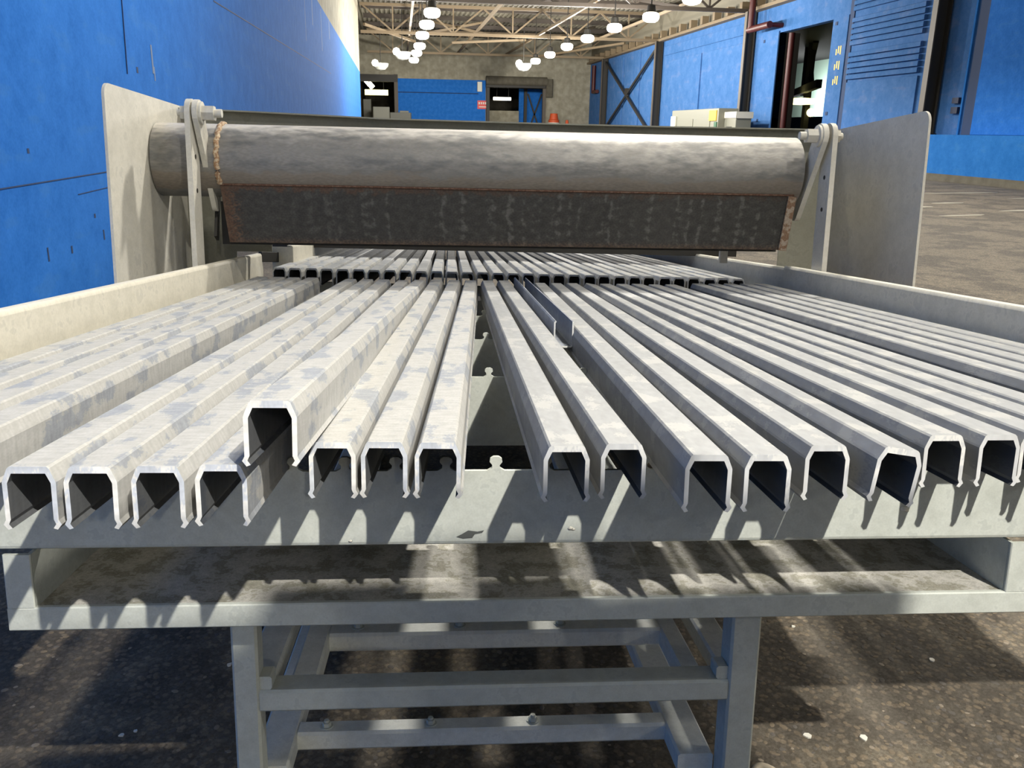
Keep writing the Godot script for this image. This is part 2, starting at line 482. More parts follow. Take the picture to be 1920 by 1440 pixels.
func lamps() -> void:
	lamp_parts()
	# the lamp that throws the hard shadows, behind and right of the eye
	lamp(rm(KEY_AT.x, KEY_AT.y + 0.2, KEY_AT.z), "warm white high-bay lamp hanging above and behind the near end of the table", "", 0.0)
	lamp(rm(OVER_AT.x, OVER_AT.y + 0.3, OVER_AT.z), "warm white high-bay lamp hanging right above the near end of the table", "", OVER)
	lamp(rm(OVER_AT.x, OVER_AT.y + 0.3, OVER_AT.z - 4.4), "warm white high-bay lamp hanging above the far end of the table", "", OVER_FAR)
	var k := SpotLight3D.new()
	k.name = "key_light"
	add_child(k)
	k.position = rm(KEY_AT.x, KEY_AT.y - 0.15, KEY_AT.z)
	k.basis = Basis.looking_at(rm(0.5, -0.95, 0.0) - k.position, Vector3.UP)
	k.light_energy = KEY
	k.light_color = Color(1.0, 0.98, 0.94)
	k.light_size = 0.05
	k.spot_angle = 34.0
	k.spot_angle_attenuation = 1.0
	k.spot_range = 80.0
	k.spot_attenuation = 2.0
	k.shadow_enabled = true
	var far_left := [Vector3(1.6, 4.2, -35.5), Vector3(1.55, 4.2, -39.5), Vector3(1.51, 4.2, -44.0), Vector3(1.55, 4.2, -49.7), Vector3(1.51, 4.2, -54.3), Vector3(1.48, 4.2, -59.9)]
	var far_right := [Vector3(9.95, 4.2, -34.5), Vector3(9.5, 4.2, -38.4), Vector3(9.36, 4.2, -43.1), Vector3(9.23, 4.2, -47.5), Vector3(9.25, 4.2, -52.8), Vector3(9.22, 4.2, -57.9)]
	var nth := ["nearest", "second nearest", "third nearest", "third farthest", "second farthest", "farthest"]
	for i in 6:
		lamp(rm(far_left[i].x, far_left[i].y, far_left[i].z), "%s lit lamp of the left row running down the hall" % nth[i], "left row of hall lamps", ROW * 2.6)
		lamp(rm(far_right[i].x, far_right[i].y, far_right[i].z), "%s lit lamp of the right row, towards the blue wall" % nth[i], "right row of hall lamps", ROW * 5.0)
	var q := 0
	for z in [-30.4, -25.3, -20.2, -15.1, 9.0, 15.0]:
		q += 1
		lamp(rm(1.6, 4.2, z), "lit lamp of the left row overhead, %s nearer than the last one in view" % NTH[q - 1], "left row lamps overhead", ROW * (1.2 if z > 0 else 0.3))
	q = 0
	for z in [-29.6, -24.5, -19.4, -14.3, -9.2, -4.1, 1.0, 6.1, 11.2, 16.3]:
		q += 1
		lamp(rm(9.9, 4.2, z), "lit lamp of the right row overhead, %s nearer than the last one in view" % NTH[q - 1], "right row lamps overhead", ROW * 2.8, 76.0)
	# round white bowls with the bulb showing at one side
	var bowl := MB.new()
	bowl.lathe(PackedVector2Array([Vector2(0.0, -0.42), Vector2(0.3, -0.36), Vector2(0.5, -0.16), Vector2(0.56, 0.06), Vector2(0.53, 0.06), Vector2(0.46, -0.15), Vector2(0.28, -0.33), Vector2(0.0, -0.39)]), 24)
	var bulb := MB.new()
	bulb.lathe(PackedVector2Array([Vector2(0, -0.24), Vector2(0.17, -0.17), Vector2(0.24, 0.0), Vector2(0.17, 0.17), Vector2(0.0, 0.24)]), 16, Vector3(-0.36, 0.05, 0.42))
	var bm := bowl.mesh(); var um := bulb.mesh()
	var at := [rm(-0.72, 4.12, -63.2), rm(0.7, 4.4, -57.0), rm(8.75, 4.12, -60.0)]
	var says := ["white bowl lamp with a bright bulb, leftmost under the roof trusses", "white bowl lamp with a bright bulb, just left of the left lamp row", "small white bowl lamp left of the farthest right row lamp"]
	for i in 3:
		var t := thing("bowl_lamp", says[i], "lamp", at[i], Basis.IDENTITY, "white bowl lamps")
		obj("bowl", bm, M.acrylic, t)
		obj("bulb", um, M.lens, t)
		rod(at[i], -0.38, TOP + 0.005, t)


# ------------------------------------------------------------------ the table
func tobj(called: String, mb: MB, m: Material, parent: Node, base := BASE) -> MeshInstance3D:
	for i in mb.v.size(): mb.v[i] -= base
	return obj(called, mb, m, parent)


func floor_at(x: float, z: float) -> float:  # height of the hall floor in table axes
	return (-EYE.y - TABLE.x.y * x - TABLE.z.y * z) / TABLE.y.y


func toothed(x0: float, x1: float, top: float, bottom: float, tab0: float) -> PackedVector2Array:
	var p := PackedVector2Array([Vector2(x0, bottom), Vector2(x1, bottom), Vector2(x1, top)])
	var tab := [Vector2(0.013, 0), Vector2(0.0062, 0.004), Vector2(0.0055, 0.0085), Vector2(0.0095, 0.0135), Vector2(0.0085, 0.0185), Vector2(0.004, 0.0215), Vector2(-0.004, 0.0215), Vector2(-0.0085, 0.0185), Vector2(-0.0095, 0.0135), Vector2(-0.0055, 0.0085), Vector2(-0.0062, 0.004), Vector2(-0.013, 0)]
	for k in range(19, -14, -1):
		var x: float = tab0 + 0.0745 * k
		if x > x0 + 0.02 and x < x1 - 0.02:
			for q in tab: p.append(Vector2(x, top) + q)
	p.append(Vector2(x0, top))
	return p


func yz(poly: PackedVector2Array, x0: float, x1: float, mb: MB) -> void:  # outline in (z, y) drawn out along x
	var q := PackedVector2Array()
	for v in poly: q.append(Vector2(-v.x, v.y))
	mb.prism(q, x0, x1, Transform3D(Basis(Vector3.FORWARD, Vector3.UP, Vector3.RIGHT), Vector3.ZERO))


func capsule(a: Vector2, b: Vector2, ra: float, rb: float, k := 8) -> PackedVector2Array:
	var p := PackedVector2Array()
	var d := (b - a).angle()
	for i in k + 1: p.append(a + Vector2.from_angle(d + PI / 2 + PI * i / k) * ra)
	for i in k + 1: p.append(b + Vector2.from_angle(d - PI / 2 + PI * i / k) * rb)
	return p


func hexbolt(mb: MB, at: Vector3, axis: Vector3, r: float, h: float) -> void:
	mb.tube(at, at + axis * h * 0.18, r * 1.45, 16)
	mb.tube(at + axis * h * 0.18, at + axis * h, r, 6)
	mb.tube(at + axis * h, at + axis * h * 1.5, r * 0.55, 10)


func rail(x0: float, z0: float, x1: float, z1: float, out: float, top: float, bottom: float) -> MB:
	var mb := MB.new()
	var d := Vector3(x0 - x1, 0, z0 - z1)
	var zz := d.normalized()
	var poly := PackedVector2Array([Vector2(0, bottom), Vector2(0, top - 0.012), Vector2(0.0015 * out, top - 0.006), Vector2(0.005 * out, top - 0.0015), Vector2(0.011 * out, top), Vector2(0.028 * out, top), Vector2(0.028 * out, top - 0.005), Vector2(0.012 * out, top - 0.006), Vector2(0.006 * out, top - 0.014), Vector2(0.006 * out, bottom)])
	mb.prism(poly, 0.0, d.length(), Transform3D(Basis(Vector3.UP.cross(zz), Vector3.UP, zz), Vector3(x1, 0, z1)))
	return mb


func table() -> void:
	var t := thing("slat_table", "long grey steel table frame with toothed plates, tray, side plates and welded legs", "table", tw(BASE), TABLE)
	# front beam and the plates behind it
	var mb := MB.new()
	mb.prism(toothed(-0.95, 1.50, FEET, -0.489, 0.0709), -1.232, -1.225)
	var beam := tobj("front_beam", mb, M.paint, t)
	for q in [[0.1859, -0.4703, 0.0045], [0.1905, -0.472, 0.003], [0.7128, -0.4438, 0.007], [0.7165, -0.447, 0.004], [-0.147, -0.487, 0.003]]:
		mb = MB.new()
		mb.lathe(PackedVector2Array([Vector2(0, -0.6), Vector2(0.8, -0.4), Vector2(1, 0), Vector2(0.7, 0.5), Vector2(0, 0.7)]), 10, Vector3(q[0], q[1], -1.225), Vector3(q[2], q[2], q[2] * 0.5))
		tobj("weld_spatter", mb, M.paint_plate, beam)
	mb = MB.new()
	mb.prism(PackedVector2Array([Vector2(0.012, -0.482), Vector2(0.020, -0.478), Vector2(0.030, -0.472), Vector2(0.044, -0.474), Vector2(0.054, -0.472), Vector2(0.051, -0.476), Vector2(0.040, -0.478), Vector2(0.036, -0.484), Vector2(0.022, -0.485)]), -1.2252, -1.2244)
	tobj("smudge", mb, M.smudge, beam)
	mb = MB.new()
	yz(PackedVector2Array([Vector2(-1.225, -0.4885), Vector2(-1.228, -0.4885), Vector2(-1.262, -0.4995), Vector2(-1.262, -0.5045), Vector2(-1.253, -0.5045), Vector2(-1.2265, -0.493)]), -0.95, 1.50, mb)
	tobj("beam_lip", mb, M.paint, t)
	for z in [-1.969, -2.569, -3.17, -3.74]:
		mb = MB.new()
		mb.prism(toothed(-0.90, 1.47, FEET, -0.545, 0.0709 + (-1.225 - z) * 0.031), z - 0.006, z)
		tobj("toothed_plate", mb, M.paint, t)
	tobj("side_rail", rail(-0.92, -1.232, -0.923, -4.36, -1.0, -0.215, -0.545), M.paint_rail, t)
	tobj("side_rail", rail(1.452, -1.232, 1.535, -3.85, 1.0, -0.215, -0.545), M.paint_rail, t)
	# rear section rails
	mb = rail(-0.79, -4.45, -0.80, -6.85, -1.0, -0.178, -0.40)
	mb.span(Vector3(-0.895, -0.40, -4.456), Vector3(-0.79, -0.186, -4.45))
	tobj("rear_rail", mb, M.paint_rail, t)
	tobj("rear_rail", rail(1.545, -3.87, 1.43, -6.85, 1.0, -0.224, -0.46), M.paint_rail, t)
	mb = MB.new()
	mb.bar(Vector3(-0.932, -0.232, -4.345), Vector3(-0.87, -0.238, -4.455), 0.02, 0.05, 0.002)
	tobj("rail_link", mb, M.dark_steel, t)
	for z in [-4.25, -5.4, -6.6]:
		mb = MB.new()
		mb.bar(Vector3(-0.86, -0.365, z), Vector3(1.50, -0.402, z), 0.03, 0.05, 0.003)
		tobj("rear_bearer", mb, M.paint, t)
	# tray
	mb = MB.new()
	mb.span(Vector3(-0.618, -0.594, -1.60), Vector3(0.904, -0.588, -1.232))
	mb.span(Vector3(-0.618, -0.594, -1.606), Vector3(0.904, -0.545, -1.60))
	tobj("tray_floor", mb, M.tray_dust, t)
	mb = MB.new()
	mb.span(Vector3(-0.652, -0.6235, -1.236), Vector3(0.945, -0.5865, -1.225), 0.002)
	mb.span(Vector3(-0.652, -0.6235, -1.275), Vector3(0.945, -0.6185, -1.236))
	tobj("tray_lip", mb, M.paint, t)
	for q in [[-0.652, -0.612, -0.618, -0.612], [0.8977, 0.945, 0.8977, 0.904]]:
		mb = MB.new()
		mb.span(Vector3(q[0], -0.5865, -1.232), Vector3(q[1], -0.503, -1.225), 0.0015)
		mb.span(Vector3(q[2], -0.592, -1.606), Vector3(q[3], -0.503, -1.232))
		tobj("tray_side", mb, M.paint, t)
	# stand
	for q in [[-0.346, -0.3045, -1.28, -1.322], [0.471, 0.521, -1.28, -1.33], [-0.346, -0.3045, -3.56, -3.60], [0.471, 0.521, -3.56, -3.61]]:
		mb = MB.new()
		mb.span(Vector3(q[0], floor_at(q[0], q[3]) + 0.004, q[3]), Vector3(q[1], -0.624, q[2]), 0.004)
		tobj("leg", mb, M.paint, t)
	mb = MB.new()
	mb.span(Vector3(-0.3045, -0.803, -1.333), Vector3(0.471, -0.765, -1.281), 0.004)
	tobj("crossbar", mb, M.paint, t)
	for x in [[-0.345, -0.288], [-0.262, -0.218], [0.40, 0.437], [0.470, 0.52]]:
		mb = MB.new()
		mb.span(Vector3(x[0], -0.803, -3.56), Vector3(x[1], -0.766, -1.333), 0.004)
		tobj("side_beam", mb, M.paint_dusty_lit, t)
	for x in [[-0.335, -0.272], [0.405, 0.468]]:
		mb = MB.new()
		mb.span(Vector3(x[0], -0.968, -3.3), Vector3(x[1], -0.93, -1.322), 0.004)
		tobj("lower_beam", mb, M.paint_dusty_lit, t)
	for q in [[-0.218, 0.40, -0.765, -1.52, -1.467], [-0.272, 0.405, -0.93, -1.455, -1.413]]:
		mb = MB.new()
		mb.span(Vector3(q[0], q[2] - 0.036, q[3]), Vector3(q[1], q[2], q[4]), 0.005)
		var rung := tobj("rung", mb, M.paint_dusty_lit, t)
		for k in 3:
			var b := MB.new()
			hexbolt(b, Vector3(q[0] + 0.05 + 0.19 * k, q[2], (q[3] + q[4]) / 2.0), Vector3.UP, 0.008, 0.009)
			tobj("bolt", b, M.paint, rung)
	for x in [-0.296, 0.462]:
		mb = MB.new()
		mb.span(Vector3(x - 0.011, -0.765, -1.318), Vector3(x + 0.011, -0.742, -1.286), 0.003)
		tobj("weld_gusset", mb, M.paint, t)
	# side plates, rear plate
	for q in [[-1.196, -1.206, -3.20, -4.10, 0.425, 0.445], [1.822, 1.832, -3.26, -4.10, 0.412, 0.412]]:
		var p := PackedVector2Array([Vector2(q[3], -0.5), Vector2(q[2] + 0.012, -0.5)])
		for k in 9: p.append(Vector2(q[2], q[4]) + Vector2(-0.045, -0.045) + Vector2.from_angle(PI / 2 * k / 8.0) * 0.045)
		p.append(Vector2(q[3], q[5]))
		mb = MB.new()
		yz(p, minf(q[0], q[1]), maxf(q[0], q[1]), mb)
		tobj("side_plate", mb, M.paint_plate, t)
	mb = MB.new()
	mb.prism(PackedVector2Array([Vector2(-1.196, -0.30), Vector2(-0.985, -0.30), Vector2(-0.985, -0.195), Vector2(-0.823, -0.195), Vector2(-0.823, 0.02), Vector2(1.60, 0.02), Vector2(1.60, -0.30), Vector2(1.822, -0.30), Vector2(1.822, 0.406), Vector2(1.43, 0.4035), Vector2(1.0, 0.401), Vector2(0.45, 0.401), Vector2(-0.29, 0.405), Vector2(-0.48, 0.4105), Vector2(-0.86, 0.4207), Vector2(-1.196, 0.428)]), -4.106, -4.10)
	mb.prism(PackedVector2Array([Vector2(-1.196, 0.428), Vector2(-0.86, 0.4207), Vector2(-0.48, 0.4105), Vector2(-0.29, 0.405), Vector2(0.45, 0.401), Vector2(1.0, 0.401), Vector2(1.43, 0.4035), Vector2(1.822, 0.406), Vector2(1.822, 0.412), Vector2(1.43, 0.4095), Vector2(1.0, 0.407), Vector2(0.45, 0.407), Vector2(-0.29, 0.411), Vector2(-0.48, 0.4165), Vector2(-0.86, 0.4267), Vector2(-1.196, 0.434)]), -4.10, -4.035)
	tobj("rear_plate", mb, M.paint_shaded, t)
	mb = MB.new()
	mb.span(Vector3(1.308, -0.22, -4.11), Vector3(1.348, 0.05, -4.09), 0.003)
	tobj("rear_post", mb, M.paint_plate, t)
	# added dark baffle, mostly hidden by the gate, to shade the rear slats
	mb = MB.new()
	mb.prism(PackedVector2Array([Vector2(-1.1, -0.215), Vector2(1.75, -0.238), Vector2(1.75, 0.1), Vector2(-1.1, 0.1)]), -5.16, -5.152)
	mb.span(Vector3(-1.1, 0.1, -6.8), Vector3(1.75, 0.106, -5.152))
	tobj("added_baffle", mb, M.dark_steel, t)
	# upright bars that carry the gate
	for q in [[-1.012, -0.992, 0.362], [1.552, 1.573, 0.332]]:
		mb = MB.new()
		var p := PackedVector2Array([Vector2(-3.485, -0.46), Vector2(-3.59, -0.46), Vector2(-3.59, q[2])])
		for k in 9: p.append(Vector2(-3.5375, q[2]) + Vector2.from_angle(PI - PI * k / 8.0) * 0.0525)
		p.append(Vector2(-3.485, q[2]))
		yz(p, q[0], q[1], mb)
		var up := tobj("upright_bar", mb, M.paint_plate, t)
		for k in 2:
			var h := MB.new()
			var x: float = q[1] if q[0] < 0 else q[0] - 0.0015
			h.tube(Vector3(x, q[2] - 0.165 - 0.13 * k, -3.535), Vector3(x + 0.0015, q[2] - 0.165 - 0.13 * k, -3.535), 0.009, 12)
			tobj("bolt_hole", h, M.dark_steel, up)


func gate() -> void:
	var gb := Vector3(0.15, -0.137, -3.70)
	var g := thing("pipe_gate", "heavy weathered steel pipe with dark rusty flap hung across the table", "gate", tw(gb), TABLE)
	var mb := MB.new()
	var c := Vector3(0, 0.195, -3.75)
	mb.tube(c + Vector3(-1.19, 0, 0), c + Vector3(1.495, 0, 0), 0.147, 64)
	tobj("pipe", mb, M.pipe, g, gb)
	mb = MB.new()
	var ring := PackedVector3Array()
	for k in 40:
		var a := lerpf(-0.7, 2.6, k / 39.0)
		ring.append(c + Vector3(-0.93 + sin(k * 1.7) * 0.003, sin(a) * 0.147, cos(a) * 0.147))
	mb.hose(ring, 0.011, 8)
	tobj("weld_bead", mb, M.rust_pale, g, gb)
	# flap: a bent sheet from the pipe's front down and back
	mb = MB.new()
	var a0 := Vector3(-0.93, 0.095, -3.640); var a1 := Vector3(1.470, 0.095, -3.640)
	var b0 := Vector3(-0.908, -0.137, -3.668); var b1 := Vector3(1.452, -0.137, -3.668)
	var th := Vector3(0, 0.001, -0.008)
	var nn := Vector3(0, -0.12, 0.99).normalized()
	mb.quad(a0, a1, b1, b0, nn, nn, nn, nn, Vector2(0, 0.02), Vector2(1, 0.02), Vector2(1, 0.98), Vector2(0, 0.98))
	mb.quad(a0 + th, a1 + th, b1 + th, b0 + th, -nn, -nn, -nn, -nn, Vector2(0, 0.02), Vector2(1, 0.02), Vector2(1, 0.98), Vector2(0, 0.98))
	mb.quad(b0, b1, b1 + th, b0 + th, Vector3.DOWN, Vector3.DOWN, Vector3.DOWN, Vector3.DOWN, Vector2(0, .97), Vector2(1, .97), Vector2(1, .98), Vector2(0, .98))
	mb.quad(a0, a1, a1 + th, a0 + th, Vector3.UP, Vector3.UP, Vector3.UP, Vector3.UP, Vector2(0, .02), Vector2(1, .02), Vector2(1, .03), Vector2(0, .03))
	mb.quad(a0, b0, b0 + th, a0 + th, Vector3.LEFT, Vector3.LEFT, Vector3.LEFT, Vector3.LEFT, Vector2(0, .02), Vector2(0, .98), Vector2(.01, .98), Vector2(.01, .02))
	mb.quad(a1, b1, b1 + th, a1 + th, Vector3.RIGHT, Vector3.RIGHT, Vector3.RIGHT, Vector3.RIGHT, Vector2(1, .02), Vector2(1, .98), Vector2(.99, .98), Vector2(.99, .02))
	tobj("flap", mb, M.flap, g, gb)
	mb = MB.new()
	mb.hose(PackedVector3Array([Vector3(-0.93, 0.096, -3.640), Vector3(-0.3, 0.097, -3.639), Vector3(0.4, 0.094, -3.640), Vector3(1.47, 0.095, -3.640)]), 0.005, 8)
	tobj("seam_weld", mb, M.rust_dark, g, gb)
	mb = MB.new()
	mb.bar(Vector3(1.462, 0.09, -3.634), Vector3(1.445, -0.139, -3.662), 0.036, 0.012, 0.002)
	tobj("end_strip", mb, M.rust, g, gb)
	mb = MB.new()
	mb.bar(Vector3(-0.99, 0.06, -3.84), Vector3(-0.985, -0.125, -3.76), 0.012, 0.05)
	mb.bar(Vector3(-0.97, -0.06, -3.80), Vector3(1.47, -0.06, -3.80), 0.01, 0.18)
	tobj("back_sheet", mb, M.dark_steel, g, gb)
	for q in [[-0.985, -0.965, 0.362, -1.0], [1.515, 1.537, 0.332, 1.0]]:
		mb = MB.new()
		yz(capsule(Vector2(-3.5375, q[2]), Vector2(-3.735, 0.02), 0.05, 0.032), q[0], q[1], mb)
		var arm := tobj("arm", mb, M.paint_plate, g, gb)
		mb = MB.new()
		var side: float = q[3]
		var inner: float = q[0] if side > 0 else q[1]
		var outer: float = 1.573 if side > 0 else -1.012
		hexbolt(mb, Vector3(outer, q[2], -3.5375), Vector3(side, 0, 0), 0.027, 0.026)
		hexbolt(mb, Vector3(inner, q[2], -3.5375), Vector3(-side, 0, 0), 0.030, 0.055)
		mb.tube(Vector3(inner, q[2], -3.5375), Vector3(outer, q[2], -3.5375), 0.012, 12)
		tobj("pivot_bolt", mb, M.paint_plate, arm, gb)


# ------------------------------------------------------------------ slats
func slat_outline() -> PackedVector2Array:
	var o := [Vector2(0.0285, 0.0), Vector2(0.0335, 0.0065), Vector2(0.0305, 0.012), Vector2(0.0308, 0.0585), Vector2(0.0298, 0.0615), Vector2(0.0240, 0.0755), Vector2(0.0212, 0.078)]
	var i := [Vector2(0.0195, 0.0695), Vector2(0.0243, 0.0590), Vector2(0.0250, 0.0572), Vector2(0.0247, 0.0125), Vector2(0.0272, 0.0070), Vector2(0.0236, 0.0018)]
	var p := PackedVector2Array()
	for v in o: p.append(v)
	for k in range(o.size() - 1, -1, -1): p.append(Vector2(-o[k].x, o[k].y))
	for k in range(i.size() - 1, -1, -1): p.append(Vector2(-i[k].x, i[k].y))
	for v in i: p.append(v)
	return p


var slat_meshes := {}


func slat_mesh(length: float, shaded_flanks := false) -> ArrayMesh:
	var size := snappedf(length, 0.02)
	var key := "%.2f%s" % [size, "shaded_flanks" if shaded_flanks else ""]
	if not slat_meshes.has(key):
		var mb := MB.new()
		mb.prism(slat_outline(), -size, 0.0)
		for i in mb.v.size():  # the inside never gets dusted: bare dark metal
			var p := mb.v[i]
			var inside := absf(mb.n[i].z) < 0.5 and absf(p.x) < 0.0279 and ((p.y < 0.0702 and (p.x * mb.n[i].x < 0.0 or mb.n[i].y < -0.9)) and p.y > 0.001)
			var flank := 0.485 if not shaded_flanks else (0.33 if mb.n[i].y < 0.25 else (0.42 if mb.n[i].y < 0.9 else 0.485))  # bare slats: shade put into the colour of flanks and chamfers
			mb.col.append(Color(0.13, 0.14, 0.155) if inside else (Color.WHITE if absf(mb.n[i].z) > 0.5 else Color(flank, flank, flank)))  # cut ends left whiter: front light put into their colour
		slat_meshes[key] = mb.mesh()
	return slat_meshes[key]


# lay a slat with its front foot line at f and its far foot line at r (table axes from the eye)
func slat(label: String, group: String, f: Vector3, r: Vector3, m: Material, roll := 0.0) -> MeshInstance3D:
	var zz := (f - r).normalized()
	var xx := Vector3.UP.cross(zz).normalized()
	var b := TABLE * Basis(xx, zz.cross(xx), zz)
	b = b.rotated(b.z.normalized(), roll)
	var o := obj("channel_slat", slat_mesh(f.distance_to(r), m.resource_name.begins_with("bare")), m)
	o.transform = Transform3D(b, tw(f))
	tag(o, label, "slat", group)
	return o


const NTH := ["first", "second", "third", "fourth", "fifth", "sixth", "seventh", "eighth", "ninth", "tenth", "eleventh", "twelfth", "thirteenth", "fourteenth", "fifteenth", "sixteenth", "seventeenth", "eighteenth", "nineteenth", "twentieth", "twenty-first", "twenty-second", "twenty-third", "twenty-fourth", "twenty-fifth", "twenty-sixth", "twenty-seventh", "twenty-eighth", "twenty-ninth", "thirtieth", "thirty-first"]


func slats() -> void:
	var h := FEET
	var front := "slats of the front row"
	# block by the left rail
	var gx := [[-0.643, -0.6156], [-0.718, -0.6966], [-0.7915, -0.7678], [-0.858, -0.843]]
	for i in 4:
		var k: int = [0, 2, 1, 3][i]
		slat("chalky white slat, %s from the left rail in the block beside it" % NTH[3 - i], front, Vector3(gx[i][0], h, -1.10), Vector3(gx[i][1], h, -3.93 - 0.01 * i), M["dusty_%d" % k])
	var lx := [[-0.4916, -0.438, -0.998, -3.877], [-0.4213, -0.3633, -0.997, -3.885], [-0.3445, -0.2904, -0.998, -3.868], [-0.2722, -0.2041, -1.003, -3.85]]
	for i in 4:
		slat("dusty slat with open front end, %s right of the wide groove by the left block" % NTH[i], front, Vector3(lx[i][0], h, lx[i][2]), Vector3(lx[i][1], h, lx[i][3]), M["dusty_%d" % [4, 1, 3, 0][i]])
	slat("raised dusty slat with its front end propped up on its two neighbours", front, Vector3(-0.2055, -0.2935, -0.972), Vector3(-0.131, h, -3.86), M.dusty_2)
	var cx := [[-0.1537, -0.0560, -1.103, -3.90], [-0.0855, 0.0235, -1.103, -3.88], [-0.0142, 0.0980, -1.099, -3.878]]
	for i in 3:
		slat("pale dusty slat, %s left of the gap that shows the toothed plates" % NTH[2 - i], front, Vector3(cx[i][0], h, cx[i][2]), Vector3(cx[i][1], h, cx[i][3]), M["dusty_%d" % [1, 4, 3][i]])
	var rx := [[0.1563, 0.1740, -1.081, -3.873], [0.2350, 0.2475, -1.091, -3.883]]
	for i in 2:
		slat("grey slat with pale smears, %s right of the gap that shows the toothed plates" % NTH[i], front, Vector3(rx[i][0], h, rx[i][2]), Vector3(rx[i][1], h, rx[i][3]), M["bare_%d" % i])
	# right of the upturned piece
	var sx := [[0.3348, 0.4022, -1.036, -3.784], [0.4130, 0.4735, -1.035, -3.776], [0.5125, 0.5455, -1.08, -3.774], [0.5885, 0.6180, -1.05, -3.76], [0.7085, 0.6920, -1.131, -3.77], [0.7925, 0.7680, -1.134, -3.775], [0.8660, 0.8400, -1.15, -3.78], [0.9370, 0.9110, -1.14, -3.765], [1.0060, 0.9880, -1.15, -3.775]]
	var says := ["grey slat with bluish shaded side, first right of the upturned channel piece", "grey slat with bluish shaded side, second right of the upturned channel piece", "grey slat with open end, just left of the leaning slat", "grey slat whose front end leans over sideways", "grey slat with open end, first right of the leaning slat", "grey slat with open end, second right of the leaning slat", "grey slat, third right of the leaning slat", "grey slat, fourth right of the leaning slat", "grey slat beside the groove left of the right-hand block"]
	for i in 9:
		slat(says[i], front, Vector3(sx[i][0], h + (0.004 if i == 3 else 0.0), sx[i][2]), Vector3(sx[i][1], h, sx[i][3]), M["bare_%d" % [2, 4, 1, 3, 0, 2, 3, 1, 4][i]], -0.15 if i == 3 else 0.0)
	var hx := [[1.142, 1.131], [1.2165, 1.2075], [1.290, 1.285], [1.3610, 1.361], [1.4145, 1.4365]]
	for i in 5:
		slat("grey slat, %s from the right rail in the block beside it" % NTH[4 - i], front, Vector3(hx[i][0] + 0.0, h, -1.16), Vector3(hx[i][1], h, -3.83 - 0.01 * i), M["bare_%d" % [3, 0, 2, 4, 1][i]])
	# the upturned piece
	var mb := MB.new()
	var u := PackedVector2Array([Vector2(-0.0205, 0), Vector2(0.0205, 0), Vector2(0.0255, 0.004), Vector2(0.027, 0.009), Vector2(0.027, 0.071), Vector2(0.0228, 0.071), Vector2(0.0228, 0.010), Vector2(0.0195, 0.0045), Vector2(-0.0195, 0.0045), Vector2(-0.0228, 0.010), Vector2(-0.0228, 0.0665), Vector2(-0.0198, 0.071), Vector2(-0.0235, 0.0725), Vector2(-0.027, 0.068), Vector2(-0.027, 0.009), Vector2(-0.0255, 0.004)])
	mb.prism(u, -1.58, 0.0)
	for i in mb.v.size(): mb.col.append(Color.WHITE if absf(mb.n[i].z) > 0.5 else Color(0.33, 0.36, 0.42))  # end faces white too, with front light in their colour
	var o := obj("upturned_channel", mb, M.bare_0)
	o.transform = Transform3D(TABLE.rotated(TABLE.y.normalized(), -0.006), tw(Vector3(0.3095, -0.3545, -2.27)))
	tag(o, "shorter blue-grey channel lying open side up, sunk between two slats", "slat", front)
	# rear row
	var proto: MeshInstance3D
	for i in 31:
		var x := -0.786 + 0.0727 * i
		var f := Vector3(x, -0.342 - (x + 0.79) * 0.0125, -4.05 + sin(i * 2.3) * 0.012)
		var says2 := "narrow pale slat of the rear row beyond the gate, %s from its left end" % NTH[i]
		if i == 0:
			proto = slat(says2, "slats of the rear row", f, f + Vector3(0.0, 0, -2.8), M.dusty_0)
			proto.basis = proto.basis.rotated(proto.basis.z.normalized(), -0.0125)
		else:
			var d: MeshInstance3D = proto.duplicate()
			d.name = numbered("channel_slat")
			add_child(d)
			d.position = tw(f)
			d.material_override = M["%s_%d" % ["dusty" if i % 3 else "bare", i % 5]]
			d.set_meta("label", says2)


# ------------------------------------------------------------------ the hall
func rspan(mb: MB, x0: float, y0: float, z0: float, x1: float, y1: float, z1: float, c := 0.0) -> void:  # x and z from the eye, y from the floor
	mb.span(Vector3(minf(x0, x1), minf(y0, y1), minf(z0, z1)), Vector3(maxf(x0, x1), maxf(y0, y1), maxf(z0, z1)), c)


func piece(called: String, x0: float, y0: float, z0: float, x1: float, y1: float, z1: float, m: Material, parent: Node, c := 0.0) -> MeshInstance3D:
	var mb := MB.new()
	rspan(mb, x0, y0, z0, x1, y1, z1, c)
	return obj(called, mb, m, parent)


func sbox(called: String, x0: float, y0: float, z0: float, x1: float, y1: float, z1: float, m: Material, label: String) -> MeshInstance3D:
	var mb := MB.new()
	rspan(mb, x0, y0, z0, x1, y1, z1)
	return struct(called, mb, m, label)


const FAR := -73.3
const WX := 16.3        # face of the right wall
const TOP := 8.2


